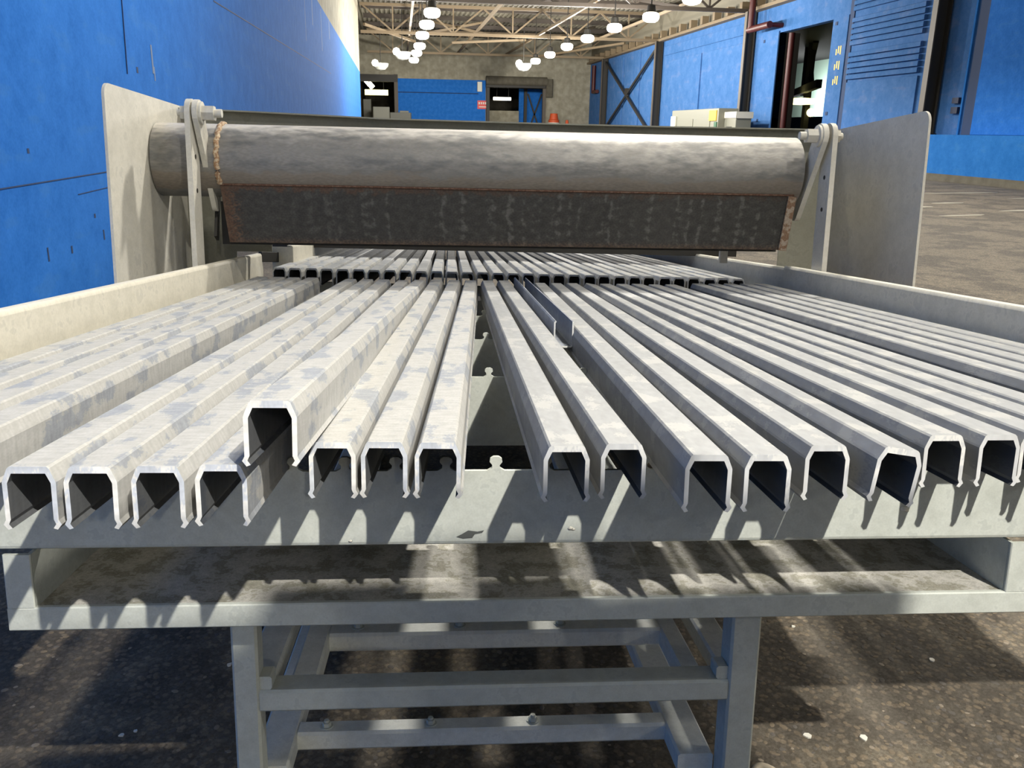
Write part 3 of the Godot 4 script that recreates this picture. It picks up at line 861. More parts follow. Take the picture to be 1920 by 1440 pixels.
func hall() -> void:
	# floor
	var mb := MB.new()
	mb.quad(Vector3(-12, 0, 24), Vector3(34, 0, 24), Vector3(34, 0, -92), Vector3(-12, 0, -92), Vector3.UP, Vector3.UP, Vector3.UP, Vector3.UP, Vector2(-12, 24), Vector2(34, 24), Vector2(34, -92), Vector2(-12, -92))
	rspan(mb, -12, -0.3, -92, 34, -0.01, 24)
	var fl := struct("floor", mb, M.asphalt, "worn brown asphalt floor with pale stones showing")
	for q in [[9.3, -13.2, 1.1, 0.07], [12.9, -18.6, 2.4, 0.1], [10.7, -15.7, 0.8, 0.1], [11.3, -14.2, 1.6, 0.1], [13.9, -17.2, 2.0, 0.08], [9.6, -14.8, 0.5, 0.1]]:
		var m2 := MB.new()
		var p := PackedVector2Array()
		for k in 14:
			var a := TAU * k / 14.0
			p.append(Vector2(cos(a) * q[2] * 0.5 * rng.randf_range(0.8, 1.1), sin(a) * q[3] * rng.randf_range(0.6, 1.3)))
		m2.prism(p, 0.0, 0.004, Transform3D(Basis(Vector3.RIGHT.rotated(Vector3.UP, 0.25), Vector3.FORWARD.rotated(Vector3.UP, 0.25), Vector3.UP), Vector3(q[0], 0, q[1])))
		obj("paint_scuff", m2, M.mark, fl)
	pebbles(fl)
	# left wall: blue below, bare concrete above
	var wl := sbox("wall_left", -2.0, 0, 24, -1.75, 4.18, -51.5, M.blue, "tall blue painted wall along the left of the hall, bare concrete above")
	piece("upper_concrete", -2.0, 4.18, 24, -1.752, TOP, -51.5, M.concrete, wl)
	var cracks := [[0.953, -3.0, 0.957, -6.05, 0.006], [0.86, -5.15, 0.865, -5.75, 0.004], [2.43, -9.6, 2.72, -27.0, 0.012]]
	for q in cracks:
		mb = MB.new()
		mb.bar(Vector3(-1.75, q[0], q[1]), Vector3(-1.75, q[2], q[3]), 0.006, q[4])
		obj("joint", mb, M.joint, wl)
	mb = MB.new()
	mb.bar(Vector3(-1.75, 1.56, -6.34), Vector3(-1.75, 2.15, -6.40), 0.014, 0.006)
	obj("joint", mb, M.joint, wl)
	for q in [[3.9, -15.2, 0.26, 0.05], [3.75, -16.6, 0.42, 0.07], [3.9, -18.1, 0.27, 0.09], [3.5, -19.6, 0.55, 0.06], [3.8, -21.4, 0.36, 0.11], [3.6, -24.0, 0.5, 0.10], [3.9, -27.0, 0.25, 0.16]]:
		piece("drip_stain", -1.752, q[0] - q[2], q[1] - q[3], -1.7485, q[0] + q[2], q[1] + q[3], M.drip, wl)
	for q in [[1.70, -7.02, 0.10, 0.018], [1.60, -7.05, 0.05, 0.012]]:
		piece("scuff", -1.752, q[0] - q[2], q[1] - q[3], -1.747, q[0] + q[2], q[1] + q[3], M.scuff, wl)
	for q in [[0.60, -4.62, 0.035, 0.008], [1.11, -4.55, 0.012, 0.012], [0.595, -5.50, 0.03, 0.01], [1.28, -8.2, 0.03, 0.02], [1.3, -16.5, 0.06, 0.06], [1.6, -6.6, 0.02, 0.02], [0.72, -5.38, 0.012, 0.012], [0.58, -4.95, 0.02, 0.01]]:
		piece("chip", -1.751, q[0] - q[2], q[1] - q[3], -1.748, q[0] + q[2], q[1] + q[3], M.joint, wl)
	sbox("wall_left_return", -12, 0, -51.5, -2.0, TOP, -51.2, M.concrete, "end of the left wall turning away")
	sbox("wall_outer", -12.3, 0, -51.5, -12, TOP, FAR, M.concrete, "far side wall beyond the left wall")
	sbox("wall_behind", -2.0, 0, 24, WX + 0.3, TOP, 24.3, M.concrete, "wall behind the near end of the hall")
	# roof deck
	var poly := PackedVector2Array()
	var x := -12.3
	while x < 17.0:
		poly.append_array([Vector2(x, 0), Vector2(x + 0.11, 0), Vector2(x + 0.15, 0.07), Vector2(x + 0.26, 0.07)])
		x += 0.30
	var n := poly.size()
	for k in range(n - 1, -1, -1): poly.append(poly[k] + Vector2(0, 0.03))
	mb = MB.new()
	mb.prism(poly, FAR - 0.4, 24.3, Transform3D(Basis.IDENTITY, Vector3(0, TOP, 0)), false)
	struct("ceiling", mb, M.deck, "ribbed metal roof deck over the hall")
	roof()
	right_wall()
	far_wall()


func pebbles(parent: Node) -> void:
	var mb := MB.new()
	mb.lathe(PackedVector2Array([Vector2(0.0, -0.5), Vector2(0.9, -0.1), Vector2(0.8, 0.25), Vector2(0.35, 0.48), Vector2(0, 0.5)]), 7)
	var pm := mb.mesh()
	for kind in 3:
		var mm := MultiMesh.new()
		mm.transform_format = MultiMesh.TRANSFORM_3D
		mm.mesh = pm
		var count: int = [4200, 2600, 900][kind]
		mm.instance_count = count
		for i in count:
			var near := rng.randf()
			var z := -1.1 - 2.6 * near * near
			var px := rng.randf_range(-1.5, 2.6)
			var r := rng.randf_range(0.0025, 0.0075)
			var b := Basis(Vector3.UP, rng.randf() * TAU).scaled(Vector3(1, 1, 1))
			b = b * Basis.IDENTITY.scaled(Vector3(r * rng.randf_range(1.0, 1.7), r * 0.30, r))
			mm.set_instance_transform(i, Transform3D(b, Vector3(px, 0.0002, z)))
		var o := MultiMeshInstance3D.new()
		o.name = "aggregate"
		o.multimesh = mm
		o.material_override = [M.stone, M.stone_grey, M.stone_pale][kind]
		o.set_meta("kind", "stuff")
		parent.add_child(o, true)


func roof() -> void:
	var where := ["farthest", "second farthest", "second nearest", "nearest"]
	var zs := [-67.4, -53.7, -39.8, -25.6]
	for i in 4:
		var z: float = zs[i]
		var t := thing("roof_truss", "%s of the brown steel roof trusses spanning the hall" % where[i], "truss", Vector3(0, 6.5, z), Basis.IDENTITY, "roof trusses")
		var m: Material = M.truss if i < 2 else M.truss_dark  # far trusses take the paler steel with lamp light in its colour
		var mb := MB.new()
		mb.span(Vector3(-1.7, -0.08, -0.1), Vector3(WX - 0.2, 0.08, 0.1))
		obj("bottom_chord", mb, m, t)
		mb = MB.new()
		mb.span(Vector3(-1.7, 1.4, -0.1), Vector3(WX - 0.2, 1.56, 0.1))
		obj("top_chord", mb, m, t)
		var x := -1.6
		var k := 0
		while x < WX - 2.0:
			mb = MB.new()
			mb.bar(Vector3(x, 0.05 if k % 2 else 1.45, 0), Vector3(x + 1.75, 1.45 if k % 2 else 0.05, 0), 0.09, 0.09)
			obj("web", mb, m, t)
			if k % 2 == 0:
				mb = MB.new()
				mb.bar(Vector3(x + 1.75, 0.05, 0), Vector3(x + 1.75, 1.45, 0), 0.08, 0.08)
				obj("web", mb, m, t)
			x += 1.75
			k += 1
	# purlins across and ties along
	var q := 0
	for k in 11:
		var z := -27.5 - 4.6 * k
		var mb := MB.new()
		rspan(mb, -1.7, TOP - 0.28, z - 0.07, WX, TOP - 0.02, z + 0.07)
		tag(obj("roof_purlin", mb, M.truss_dark), "%s steel purlin under the roof deck, counted from the near end" % NTH[k], "purlin", "roof purlins")
	for k in 4:
		var x: float = [0.9, 4.9, 8.8, 12.9][k]
		var mb := MB.new()
		mb.bar(Vector3(x, 6.55, -25.6), Vector3(x + 0.4, 7.0, -73.0), 0.12, 0.14)
		tag(obj("roof_tie", mb, M.truss), "long %s roof tie running down the hall between trusses" % ["leftmost", "left middle", "right middle", "rightmost"][k], "beam", "roof ties")
	# slanting braces between the trusses
	var br := [[2.0, 6.5, -53.7, 6.0, 7.9, -60.0], [6.0, 6.5, -53.7, 2.4, 7.9, -60.0], [10.0, 6.5, -53.7, 13.6, 7.9, -60.5], [13.4, 6.5, -39.8, 10.4, 7.9, -46.0], [6.4, 6.5, -39.8, 10.0, 7.9, -46.0], [-1.5, 6.9, -53.7, 1.9, 6.5, -60.0], [4.0, 6.6, -60.0, 9.0, 7.0, -61.0], [11.0, 6.5, -67.4, 15.6, 6.9, -60.0]]
	var bl := ["left of centre, rising to the right", "left of centre, rising to the left", "right of centre beyond the middle truss", "near the right wall above the right lamp row", "above the middle of the hall", "at the left wall's end", "flat, far down the hall", "far right by the blue wall"]
	for k in br.size():
		var b: Array = br[k]
		var mb := MB.new()
		mb.bar(Vector3(b[0], b[1], b[2]), Vector3(b[3], b[4], b[5]), 0.14, 0.14)
		tag(obj("roof_brace", mb, M.truss if b[2] < -50 else M.truss_dark), "slanting roof brace " + bl[k], "brace", "roof braces")  # far braces likewise have lamp light in their colour
	# edge beam with cleats above the right wall
	var mb := MB.new()
	rspan(mb, WX - 0.35, 6.42, 24, WX + 0.02, 6.56, FAR)
	var eb := obj("eave_beam", mb, M.truss)
	tag(eb, "pale eave beam along the top of the blue right wall", "beam")
	for k in 26:
		piece("cleat", WX - 0.45, 6.56, -28.0 - 1.75 * k, WX - 0.1, 6.95, -28.3 - 1.75 * k, M.truss, eb)


func right_wall() -> void:
	var dwarf := sbox("wall_right_base", WX - 0.55, 0, 24, WX, 1.295, FAR, M.blue_low, "low blue base wall with a flat ledge along the right side")
	piece("base_strip", WX - 0.62, 0, 24, WX - 0.54, 0.2, FAR, M.concrete_dark, dwarf)
	var wr := sbox("wall_right", WX, 0, 24, WX + 0.3, 6.45, -32.2, M.blue_dull, "blue panelled wall along the right of the hall")
	piece("wall_section", WX, 0, -36.9, WX + 0.3, 6.45, FAR, M.blue_dull, wr)
	piece("header", WX, 5.33, -32.2, WX + 0.3, 6.45, -36.9, M.blue_dull, wr)
	piece("upper_cladding", WX + 0.02, 6.45, 24, WX + 0.3, TOP, FAR, M.deck, wr)
	# flat panels standing proud of the wall
	for q in [[-46.4, -51.6, 1.3, 5.25], [-40.6, -45.3, 1.3, 5.25], [-40.2, -52.9, 5.6, 6.1], [-31.05, -32.2, 1.3, 5.36], [-36.9, -38.9, 1.3, 5.4], [-26.3, -30.7, 1.3, 3.05], [-10.0, -23.3, 1.3, 4.95], [-54.6, -57.6, 1.3, 6.2], [-58.2, -62.0, 1.3, 6.2], [-62.6, -66.2, 1.3, 6.2], [-68.2, -72.8, 1.3, 6.2]]:
		piece("wall_panel", WX - 0.06, q[2], q[0], WX, q[3], q[1], M.blue_dull if q[0] < -24 else M.blue, wr, 0.01)
	# louvres: each blade its own piece
	for lv in [[-26.3, -30.7, 3.15, 18], [-10.0, -23.0, 5.05, 8]]:
		for k in lv[3]:
			if lv[3] == 18 and k in [5, 11]: continue
			var mb := MB.new()
			var y: float = lv[2] + 0.19 * k
			mb.prism(PackedVector2Array([Vector2(0, 0), Vector2(-0.11, 0.0), Vector2(-0.11, 0.13), Vector2(-0.09, 0.15), Vector2(0, 0.15)]), lv[1], lv[0], Transform3D(Basis.IDENTITY, Vector3(WX, y, 0)))
			obj("louvre_blade", mb, M.blue_dull if lv[3] == 18 else M.blue, wr)
	for q in [[-30.75, -31.05, 1.3, 6.4], [-23.3, -23.75, 1.3, 6.4]]:
		piece("dark_slot", WX - 0.03, q[2], q[0], WX + 0.0, q[3], q[1], M.joint, wr)
	# stencilled marks, worn past reading
	for k in 3:
		var y: float = 4.05 - 0.52 * k
		for b in 3:
			piece("stencil_mark", WX - 0.066, y + (0.05 if b == 1 else 0.0), -31.35 - 0.15 * b, WX - 0.058, y + 0.30 - (0.1 if b == 2 else 0.0), -31.43 - 0.15 * b, M.yellow, wr)
	for q in [[5.15, -31.9], [2.0, -31.9], [5.1, -38.3], [1.8, -38.3]]:
		piece("wall_bolt", WX - 0.08, q[0] - 0.06, q[1] - 0.08, WX - 0.055, q[0] + 0.06, q[1] + 0.08, M.joint, wr)
	for q in [[2.25, 0.16], [1.98, 0.18]]:
		piece("switch_box", WX - 0.1, q[0] - q[1] / 2, -24.0, WX - 0.02, q[0] + q[1] / 2, -24.3, M.blue_dark, wr)
	piece("conduit", WX - 0.06, 1.3, -23.85, WX - 0.01, 6.4, -23.92, M.blue_low, wr)
	# dark columns on the ledge
	var col := ["nearest", "second", "third", "farthest"]
	for i in 4:
		var z: float = [-25.2, -39.6, -53.5, -67.3][i]
		var t := thing("steel_column", "%s dark steel column standing on the ledge of the right wall" % col[i], "column", Vector3(WX - 0.25, 1.295, z), Basis.IDENTITY, "wall columns")
		var mb := MB.new()
		mb.span(Vector3(-0.25, 0, -0.1), Vector3(-0.21, 5.15, 0.16))
		obj("flange", mb, M.steel_edge, t)
		mb = MB.new()
		mb.span(Vector3(0.15, 0, -0.2), Vector3(0.19, 5.15, 0.2))
		obj("flange", mb, M.dark_steel, t)
		mb = MB.new()
		mb.span(Vector3(-0.21, 0, -0.02), Vector3(0.15, 5.15, 0.02))
		obj("web", mb, M.dark_steel, t)
		mb = MB.new()
		mb.span(Vector3(-0.25, 0.0, -0.25), Vector3(0.24, 0.03, 0.25))
		obj("base_plate", mb, M.dark_steel, t)
	var xb := thing("cross_brace", "dark steel cross brace between the two farthest columns on the blue wall", "brace", Vector3(WX - 0.25, 1.36, -60.4))
	for q in [[4.8, -6.6, -0.02, 5.4], [0.0, -6.2, 4.8, 6.6]]:
		var mb := MB.new()
		mb.bar(Vector3(0, q[0], q[1]), Vector3(0, q[2], q[3]), 0.12, 0.16)
		obj("diagonal", mb, M.dark_steel, xb)
	var mb := MB.new()
	mb.span(Vector3(-0.07, 2.2, -0.45), Vector3(0.07, 2.7, 0.1))
	obj("gusset_plate", mb, M.dark_steel, xb)
	# red pipes
	mb = MB.new()
	mb.tube(Vector3(WX - 0.62, TOP - 0.3, -38.6), Vector3(WX - 0.62, 5.6, -38.6), 0.14, 14)
	mb.tube(Vector3(WX - 0.62, 5.6, -38.8), Vector3(WX - 0.62, 5.6, -36.6), 0.14, 14)
	mb.tube(Vector3(WX - 0.62, 5.6, -36.7), Vector3(WX - 0.005, 5.6, -36.7), 0.1, 12)
	tag(obj("sprinkler_pipe", mb, M.red), "dark red pipe turning over the doorway in the right wall", "pipe")
	mb = MB.new()
	mb.tube(Vector3(WX + 0.4, 0.0, -36.6), Vector3(WX + 0.4, 5.3, -36.6), 0.13, 14)
	tag(obj("sprinkler_pipe", mb, M.red), "red standpipe inside the dark doorway of the right wall", "pipe")
	mb = MB.new()
	mb.tube(Vector3(WX - 0.24, 4.1, -71.0), Vector3(WX - 0.24, 6.2, -71.0), 0.16, 12)
	mb.tube(Vector3(WX - 0.24, 4.2, -71.0), Vector3(WX - 0.24, 4.2, -69.6), 0.14, 12)
	tag(obj("sprinkler_pipe", mb, M.red), "short red pipe high in the far corner of the blue wall", "pipe")
	# the hall seen through the doorway
	sbox("door_1", WX, 0, -36.9, WX + 0.9, 5.33, -37.5, M.dark_steel, "dark edge of the tall doorway in the right wall")
	sbox("wall_next_hall", 31.5, 0, -28, 31.8, TOP, -92, M.teal, "pale wall of the next hall seen through the doorway")
	sbox("wall_next_hall_near", WX + 0.3, 0, -27.7, 31.8, TOP, -28, M.concrete_dark, "near wall of the next hall")
	sbox("wall_next_hall_far", WX + 0.3, 0, -91.7, 31.8, TOP, -92, M.teal, "far wall of the next hall")
	sbox("ceiling_next_hall", WX + 0.3, 6.5, -27.7, 31.8, 6.7, -92, M.void, "roof of the next hall")
	sbox("wall_next_hall_low", 27.6, 0, -50, 27.9, 2.35, -78, M.blue_dark, "dark blue low wall in the next hall")
	sbox("trim_next_hall", WX + 0.9, 5.6, -34, 31.5, 6.49, -34.6, M.void, "dark beam inside the next hall")
	var nh := thing("truss_frame", "dark truss frame seen through the doorway against pale panels", "truss", Vector3(26.3, 3.6, -55.0))
	for q in [[-1.5, 0.4, 4, 1.5, 3.0, -3], [-1.5, 3.0, 4, 1.5, 0.4, -3], [-4, 0.2, 10, 3, 0.2, -10], [-4, 3.2, 10, 3, 3.2, -10], [0, 0, 0, 0, 3.4, 0], [-1.2, -3.59, 3.0, -1.2, 3.4, 3.0]]:
		mb = MB.new()
		mb.bar(Vector3(q[0], q[1], q[2]), Vector3(q[3], q[4], q[5]), 0.3, 0.42)
		obj("member", mb, M.void, nh)
	mb = MB.new()
	mb.lathe(PackedVector2Array([Vector2(0, -0.15), Vector2(1.0, -0.12), Vector2(1.05, 0.1), Vector2(0, 0.15)]), 18, Vector3.ZERO, Vector3(0.7, 1.4, 1.0))
	tag(obj("tube_lamp", mb, M.lens_yellow), "bright yellowish lamp inside the dark doorway", "lamp")
	get_node("tube_lamp").position = rm(24.0, 1.85, -50.5)
	mb = MB.new()
	mb.lathe(PackedVector2Array([Vector2(0, -0.25), Vector2(0.12, -0.22), Vector2(0.22, -0.12), Vector2(0.25, 0), Vector2(0.22, 0.12), Vector2(0.12, 0.22), Vector2(0, 0.25)]), 14)
	tag(obj("globe_lamp", mb, M.lens_yellow), "small round lamp low inside the dark doorway", "lamp")
	get_node("globe_lamp").position = rm(25.2, 1.25, -51.5)
	var l := OmniLight3D.new()
	l.name = "next_hall_light"
	add_child(l)
	l.position = rm(29.6, 2.2, -62.0)
	l.light_energy = 28.0
	l.light_size = 0.3
	l.omni_range = 60.0
	l.omni_attenuation = 2.0
	l.shadow_enabled = true
	# grey cabinets in front of the wall
	var t := thing("machine_cabinet", "long grey metal machine cabinet with two doors below the blue wall panels", "cabinet", Vector3(14.3, 0, -41.0))
	mb = MB.new(); mb.span(Vector3(0, 0, -3.6), Vector3(0.9, 2.28, 3.0), 0.02); obj("body", mb, M.cabinet, t)
	for q in [[-2.6, -0.3], [-0.2, 2.0]]:
		mb = MB.new(); mb.span(Vector3(-0.03, 0.3, q[0]), Vector3(0, 1.85, q[1]), 0.01)
		var d := obj("door", mb, M.cabinet, t)
		mb = MB.new(); mb.span(Vector3(-0.06, 1.1, q[1] - 0.25), Vector3(-0.03, 1.35, q[1] - 0.15)); obj("handle", mb, M.cabinet_dark, d)
	mb = MB.new(); mb.span(Vector3(-0.04, 1.75, 1.9), Vector3(0, 2.2, 2.8)); obj("tag", mb, M.yellow, t)
	mb = MB.new(); mb.span(Vector3(-0.04, 0.8, 2.6), Vector3(0, 1.7, 2.9)); obj("side_stripe", mb, M.green, t)
	mb = MB.new(); mb.span(Vector3(-0.1, 1.2, -3.5), Vector3(0, 2.0, -2.85), 0.02); obj("meter_box", mb, M.white, t)
	t = thing("side_cabinet", "short pale cabinet right of the long grey machine cabinet", "cabinet", Vector3(14.6, 0, -37.4))
	mb = MB.new(); mb.span(Vector3(0, 0, -0.7), Vector3(0.7, 2.05, 0.7), 0.02); obj("body", mb, M.cabinet, t)
	mb = MB.new(); mb.span(Vector3(-0.03, 1.85, -0.75), Vector3(0.75, 2.12, 0.75), 0.02); obj("lid", mb, M.white, t)
	mb = MB.new(); mb.span(Vector3(-0.02, 0.9, -0.3), Vector3(0, 1.5, 0.3)); obj("opening", mb, M.void, t)


func far_wall() -> void:
	var Z := FAR
	# wall pieces around two doorways
	var wf := sbox("wall_far", 0.45, 0, Z, 7.72, TOP, Z - 0.4, M.concrete, "grey concrete far wall of the hall")
	piece("wall_section", -12, 0, Z, -2.6, TOP, Z - 0.4, M.concrete, wf)
	piece("wall_section", 12.5, 0, Z, WX + 0.3, TOP, Z - 0.4, M.concrete, wf)
	piece("header", -2.6, 5.25, Z, 0.45, TOP, Z - 0.4, M.concrete, wf)
	piece("header", 7.72, 4.75, Z, 12.5, TOP, Z - 0.4, M.concrete, wf)
	var bp := piece("blue_panel", 0.45, 0, Z, 7.6, 5.0, Z + 0.05, M.blue, wf)
	piece("joint", 0.45, 3.92, Z + 0.05, 7.0, 3.99, Z + 0.07, M.joint, bp)
	# left doorway
	sbox("wall_left_room", -2.8, 0, -91, -2.6, TOP, Z - 0.4, M.concrete_dark, "side wall of the dark room beyond the left doorway")
	sbox("wall_left_room_right", 1.6, 0, -91, 1.8, TOP, Z - 0.4, M.concrete_dark, "right wall of the dark room beyond the left doorway")
	sbox("wall_left_room_back", -2.8, 0, -91, 1.8, TOP, -91.3, M.concrete_dark, "back wall of the dark room beyond the left doorway")
	sbox("ceiling_left_room", -2.8, 5.8, -91, 1.8, 6.0, Z - 0.4, M.void, "dark roof of the room beyond the left doorway")
	sbox("door_2", 0.2, 0, Z + 0.25, 0.5, 5.3, Z, M.steel_edge, "frame at the right of the left doorway")
	sbox("trim_1", -2.6, 4.7, Z + 0.3, 0.5, 5.25, Z, M.dark_steel, "dark head beam of the left doorway")
	var mb := MB.new()
	mb.tube(Vector3(-0.95, 0, 0), Vector3(0.95, 0, 0), 0.22, 14)
	var o := obj("tube_lamp", mb, M.lens_yellow)
	o.position = rm(-1.25, 2.72, -75.5)
	rod(o.position, 0.1, 5.805, o, -0.6)
	rod(o.position, 0.1, 5.805, o, 0.6)
	tag(o, "yellow tube lamp glowing in the dark left doorway", "lamp")
	mb = MB.new()
	mb.tube(Vector3(-0.4, 0.45, 0), Vector3(0.4, -0.45, 0), 0.22, 14)
	o = obj("tube_lamp", mb, M.lens)
	o.position = rm(-1.95, 3.55, -76.4)
	rod(o.position, 0.1, 5.805, o, 0.0)
	tag(o, "tilted white tube lamp above the yellow one in the left doorway", "lamp")
	var t := thing("press_machine", "pale grey machine with a sloped hood standing in the left doorway", "machine", Vector3(-0.6, 0, -72.0))
	mb = MB.new(); mb.span(Vector3(-0.9, 0, -0.8), Vector3(0.4, 2.75, 0.8), 0.05); obj("body", mb, M.cabinet, t)
	mb = MB.new(); mb.span(Vector3(0.4, 0, -0.7), Vector3(2.1, 2.35, 0.7), 0.06); obj("hood", mb, M.cabinet_dark, t)
	mb = MB.new(); mb.span(Vector3(1.2, 2.35, -0.3), Vector3(1.9, 2.5, 0.3), 0.03); obj("cover", mb, M.cabinet, t)
	mb = MB.new(); mb.span(Vector3(-1.6, 0, -0.9), Vector3(-0.95, 3.4, -0.2), 0.03)
	o = obj("control_post", mb, M.cabinet_dark)
	o.position = Vector3(-0.75, 0, -74.6)
	tag(o, "dark upright machine post inside the left doorway", "machine")
	# right doorway with its roll-up hood
	t = thing("shutter_hood", "grey roll-up shutter housing above the right doorway of the far wall", "shutter", Vector3(10.1, 4.7, Z + 0.35))
	mb = MB.new(); mb.tube(Vector3(-2.5, 0.28, 0), Vector3(2.5, 0.28, 0), 0.36, 18); obj("roll", mb, M.concrete_dark, t)
	mb = MB.new(); mb.span(Vector3(-2.5, -0.25, -0.2), Vector3(2.4, 0.05, 0.1), 0.03); obj("bottom_bar", mb, M.dark_steel, t)
	mb = MB.new(); mb.span(Vector3(2.45, -0.9, -0.3), Vector3(3.0, 0.5, 0.2), 0.08); obj("motor_box", mb, M.concrete_dark, t)
	mb = MB.new(); mb.span(Vector3(2.2, -4.7, -0.35), Vector3(2.45, -0.2, 0.0)); obj("guide", mb, M.steel_edge, t)
	mb = MB.new(); mb.span(Vector3(-2.45, -4.7, -0.35), Vector3(-2.2, -0.2, 0.0)); obj("guide", mb, M.dark_steel, t)
	sbox("wall_right_room", 13.0, 0, -91, 13.2, TOP, Z - 0.4, M.concrete_dark, "side wall of the room beyond the right doorway")
	sbox("wall_right_room_left", 7.0, 0, -91, 7.2, TOP, Z - 0.4, M.concrete_dark, "left wall of the room beyond the right doorway")
	sbox("wall_right_room_back", 7.0, 0, -91, 13.2, TOP, -91.3, M.concrete_dark, "back wall of the room beyond the right doorway")
	sbox("ceiling_right_room", 7.0, 5.8, -91, 13.2, 6.0, Z - 0.4, M.void, "dark roof of the room beyond the right doorway")
	var pw := sbox("wall_partition_grey", 7.2, 0, -77.0, 10.9, 2.75, -77.2, M.concrete, "grey half wall beyond the right doorway")
	piece("dark_machine", 8.9, 0, -76.9, 10.2, 1.5, -76.5, M.cabinet_dark, pw)
	var pb := sbox("wall_partition_blue", 10.95, 0, -77.4, 13.0, 4.6, -77.6, M.blue, "blue wall piece beyond the right doorway")
	piece("post", 11.35, 0, -77.3, 11.6, 4.6, -77.0, M.dark_steel, pb)
	for q in [[11.7, 0.8, 12.9, 4.2], [12.9, 0.8, 11.7, 4.2]]:
		mb = MB.new()
		mb.bar(Vector3(q[0], q[1], -77.2), Vector3(q[2], q[3], -77.2), 0.1, 0.12)
		obj("brace", mb, M.dark_steel, pb)
	mb = MB.new()
	mb.tube(Vector3(-0.8, 0, 0), Vector3(0.7, 0, 0), 0.13, 12)
	o = obj("tube_lamp", mb, M.lens)
	o.position = rm(9.35, 2.45, -76.0)
	rod(o.position, 0.05, 5.805, o, -0.5)
	rod(o.position, 0.05, 5.805, o, 0.5)
	tag(o, "white tube lamp shining beyond the right doorway", "lamp")
	# on the wall
	t = thing("wall_sign", "red rectangular warning sign with worn white marks beside the right doorway", "sign", rm(7.35, 1.86, Z + 0.06))
	mb = MB.new(); mb.span(Vector3(-0.42, -0.33, 0), Vector3(0.42, 0.33, 0.03)); obj("board", mb, M.sign_red, t)
	for k in 4:
		mb = MB.new(); mb.span(Vector3(-0.32 + 0.17 * k, 0.04, 0.03), Vector3(-0.22 + 0.17 * k, 0.2, 0.036)); obj("worn_mark", mb, M.white, t)
	mb = MB.new(); mb.span(Vector3(-0.3, -0.2, 0.03), Vector3(0.3, -0.13, 0.036)); obj("worn_mark", mb, M.white, t)
	mb = MB.new(); mb.span(Vector3(-0.2, -0.38, 0), Vector3(0.2, 0.38, 0.2), 0.04)
	o = obj("horn_box", mb, M.white)
	o.position = rm(7.1, 3.25, Z + 0.06)
	tag(o, "white alarm box high on the blue panel above the red sign", "alarm")
	mb = MB.new(); mb.span(Vector3(-0.25, -0.2, 0), Vector3(0.25, 0.25, 0.1), 0.02)
	o = obj("notice_box", mb, M.sign_red)
	o.position = Vector3(8.2, 1.5, Z + 0.4)
	tag(o, "small red box low at the left of the right doorway", "box")
	# traffic drum and cone by the wall
	t = thing("traffic_drum", "orange and white banded traffic drum against the far grey wall", "traffic drum", Vector3(13.0, 0, -71.5))
	mb = MB.new(); mb.lathe(PackedVector2Array([Vector2(0.62, 0), Vector2(0.6, 0.2), Vector2(0.48, 0.22), Vector2(0.44, 2.0), Vector2(0.36, 2.05), Vector2(0.30, 2.5), Vector2(0, 2.52)]), 18); obj("body", mb, M.orange, t)
	for y in [0.6, 1.1, 1.6]:
		mb = MB.new(); mb.lathe(PackedVector2Array([Vector2(0.49, y), Vector2(0.475, y + 0.2)]), 18); obj("band", mb, M.white, t)
	t = thing("traffic_cone", "small orange traffic cone right of the banded drum", "traffic cone", Vector3(14.0, 0, -71.0))
	mb = MB.new(); mb.lathe(PackedVector2Array([Vector2(0.45, 0.06), Vector2(0.42, 0.08), Vector2(0.1, 2.0), Vector2(0.0, 2.02)]), 16); obj("body", mb, M.orange, t)
	mb = MB.new(); mb.span(Vector3(-0.5, 0, -0.5), Vector3(0.5, 0.06, 0.5), 0.02); obj("base", mb, M.orange, t)
	mb = MB.new(); mb.lathe(PackedVector2Array([Vector2(0.29, 1.0), Vector2(0.235, 1.3)]), 16); obj("band", mb, M.white, t)


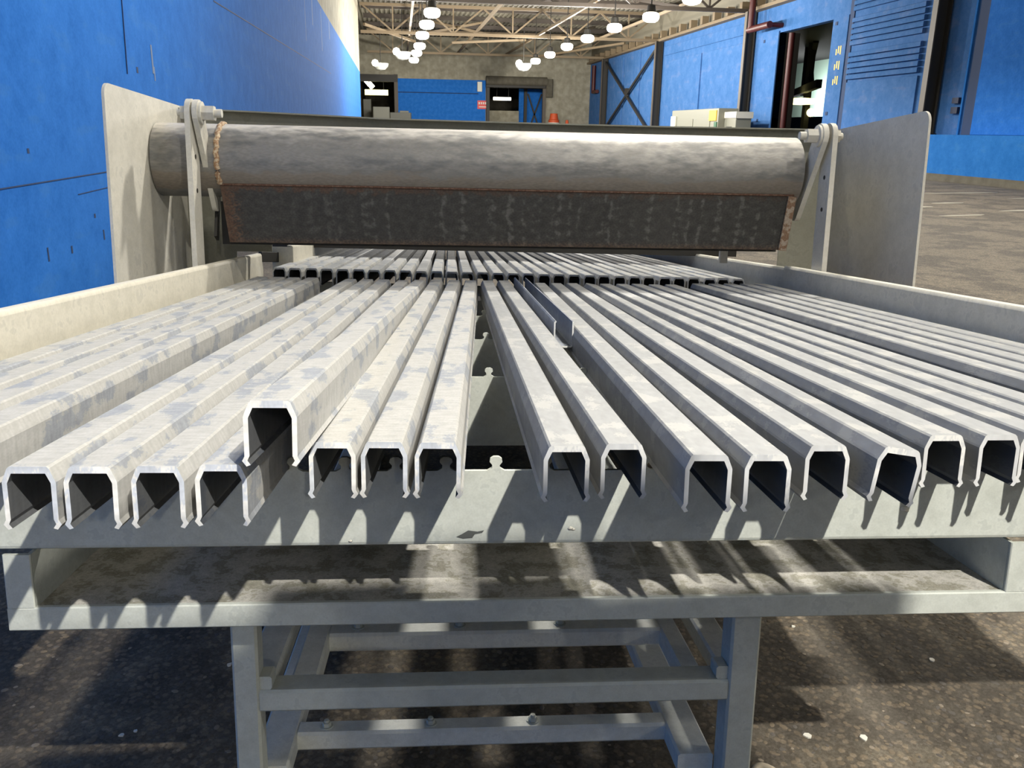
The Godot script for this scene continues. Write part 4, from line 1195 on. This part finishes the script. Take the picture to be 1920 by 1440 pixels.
func small_things() -> void:
	# added cabinet-shaped blocker, unseen behind the eye; it shades the stand below the slats
	var sc := thing("added_blocker", "added unseen light blocker shaped as a cabinet behind the table's near end", "cabinet", Vector3(0.72, 0, 0.37))
	var cb := MB.new()
	cb.span(Vector3(-0.52, 0.06, -0.25), Vector3(0.43, 2.185, 0.25), 0.006)
	obj("body", cb, M.cabinet, sc)
	cb = MB.new(); cb.span(Vector3(-0.22, 2.185, -0.25), Vector3(0.10, 2.255, 0.1), 0.004)
	obj("top_box", cb, M.cabinet, sc)
	for x in [-0.50, -0.03]:
		cb = MB.new(); cb.span(Vector3(x, 0.12, -0.268), Vector3(x + 0.45, 2.12, -0.25), 0.004)
		var dr := obj("door", cb, M.cabinet, sc)
		cb = MB.new(); cb.span(Vector3(x + 0.28, 0.95, -0.295), Vector3(x + 0.31, 1.1, -0.268), 0.004)
		obj("handle", cb, M.cabinet_dark, dr)
	cb = MB.new(); cb.span(Vector3(-0.47, 0, -0.22), Vector3(0.36, 0.06, 0.22)); obj("plinth", cb, M.dark_steel, sc)
	# cream loop of hose by the right front leg
	var mb := MB.new()
	var pts := PackedVector3Array()
	for k in 15:
		var a := lerpf(-2.2, 1.9, k / 14.0)
		pts.append(Vector3(sin(a) * 0.026, 0.011, -cos(a) * 0.026 + 0.02 * absf(a) * 0.4))
	mb.hose(pts, 0.0085, 10)
	var o := obj("hose_loop", mb, M.cream)
	o.position = Vector3(0.715, 0.0, -1.338)
	tag(o, "cream loop of hose with a pink end on the floor by the right leg", "hose")
	mb = MB.new()
	mb.hose(PackedVector3Array([pts[11], pts[12], pts[13], pts[14]]), 0.0092, 10)
	obj("tip", mb, M.pink, o)
	# white chips on the floor
	var spots := [[-0.60, -1.62, 0.006], [-0.575, -1.63, 0.004], [-0.59, -1.48, 0.005], [-0.572, -1.475, 0.004], [1.02, -1.92, 0.007], [1.42, -2.0, 0.006], [1.30, -1.68, 0.006], [0.86, -1.45, 0.008], [0.98, -1.43, 0.009], [-0.42, -1.85, 0.007], [1.02, -1.86, 0.005]]
	var says := ["left of the front leg, upper of a pair", "left of the front leg, lower of a pair", "at the frame's lower left, left of two", "at the frame's lower left, right of two", "right of the table, under the tray edge", "under the tray at the far right", "in a dark patch right of the right leg", "low right of the right leg", "farther right of the lowest chips near the right leg", "under the tray left of the leg", "just under the right of the tray lip"]
	for k in spots.size():
		var m2 := MB.new()
		var p := PackedVector2Array()
		for j in 7: p.append(Vector2.from_angle(TAU * j / 7.0) * spots[k][2] * rng.randf_range(0.6, 1.3))
		m2.prism(p, 0.0, 0.003, Transform3D(Basis(Vector3.RIGHT, Vector3.FORWARD, Vector3.UP), Vector3.ZERO))
		var q := obj("white_chip", m2, M.white)
		q.position = Vector3(spots[k][0], 0.0, spots[k][1])
		tag(q, "small white chip on the asphalt " + says[k], "chip", "white chips on the floor")


func _ready() -> void:
	rng.seed = 7
	table_axes = TABLE
	set_view()
	materials()
	lamps()
	hall()
	table()
	gate()
	slats()
	small_things()
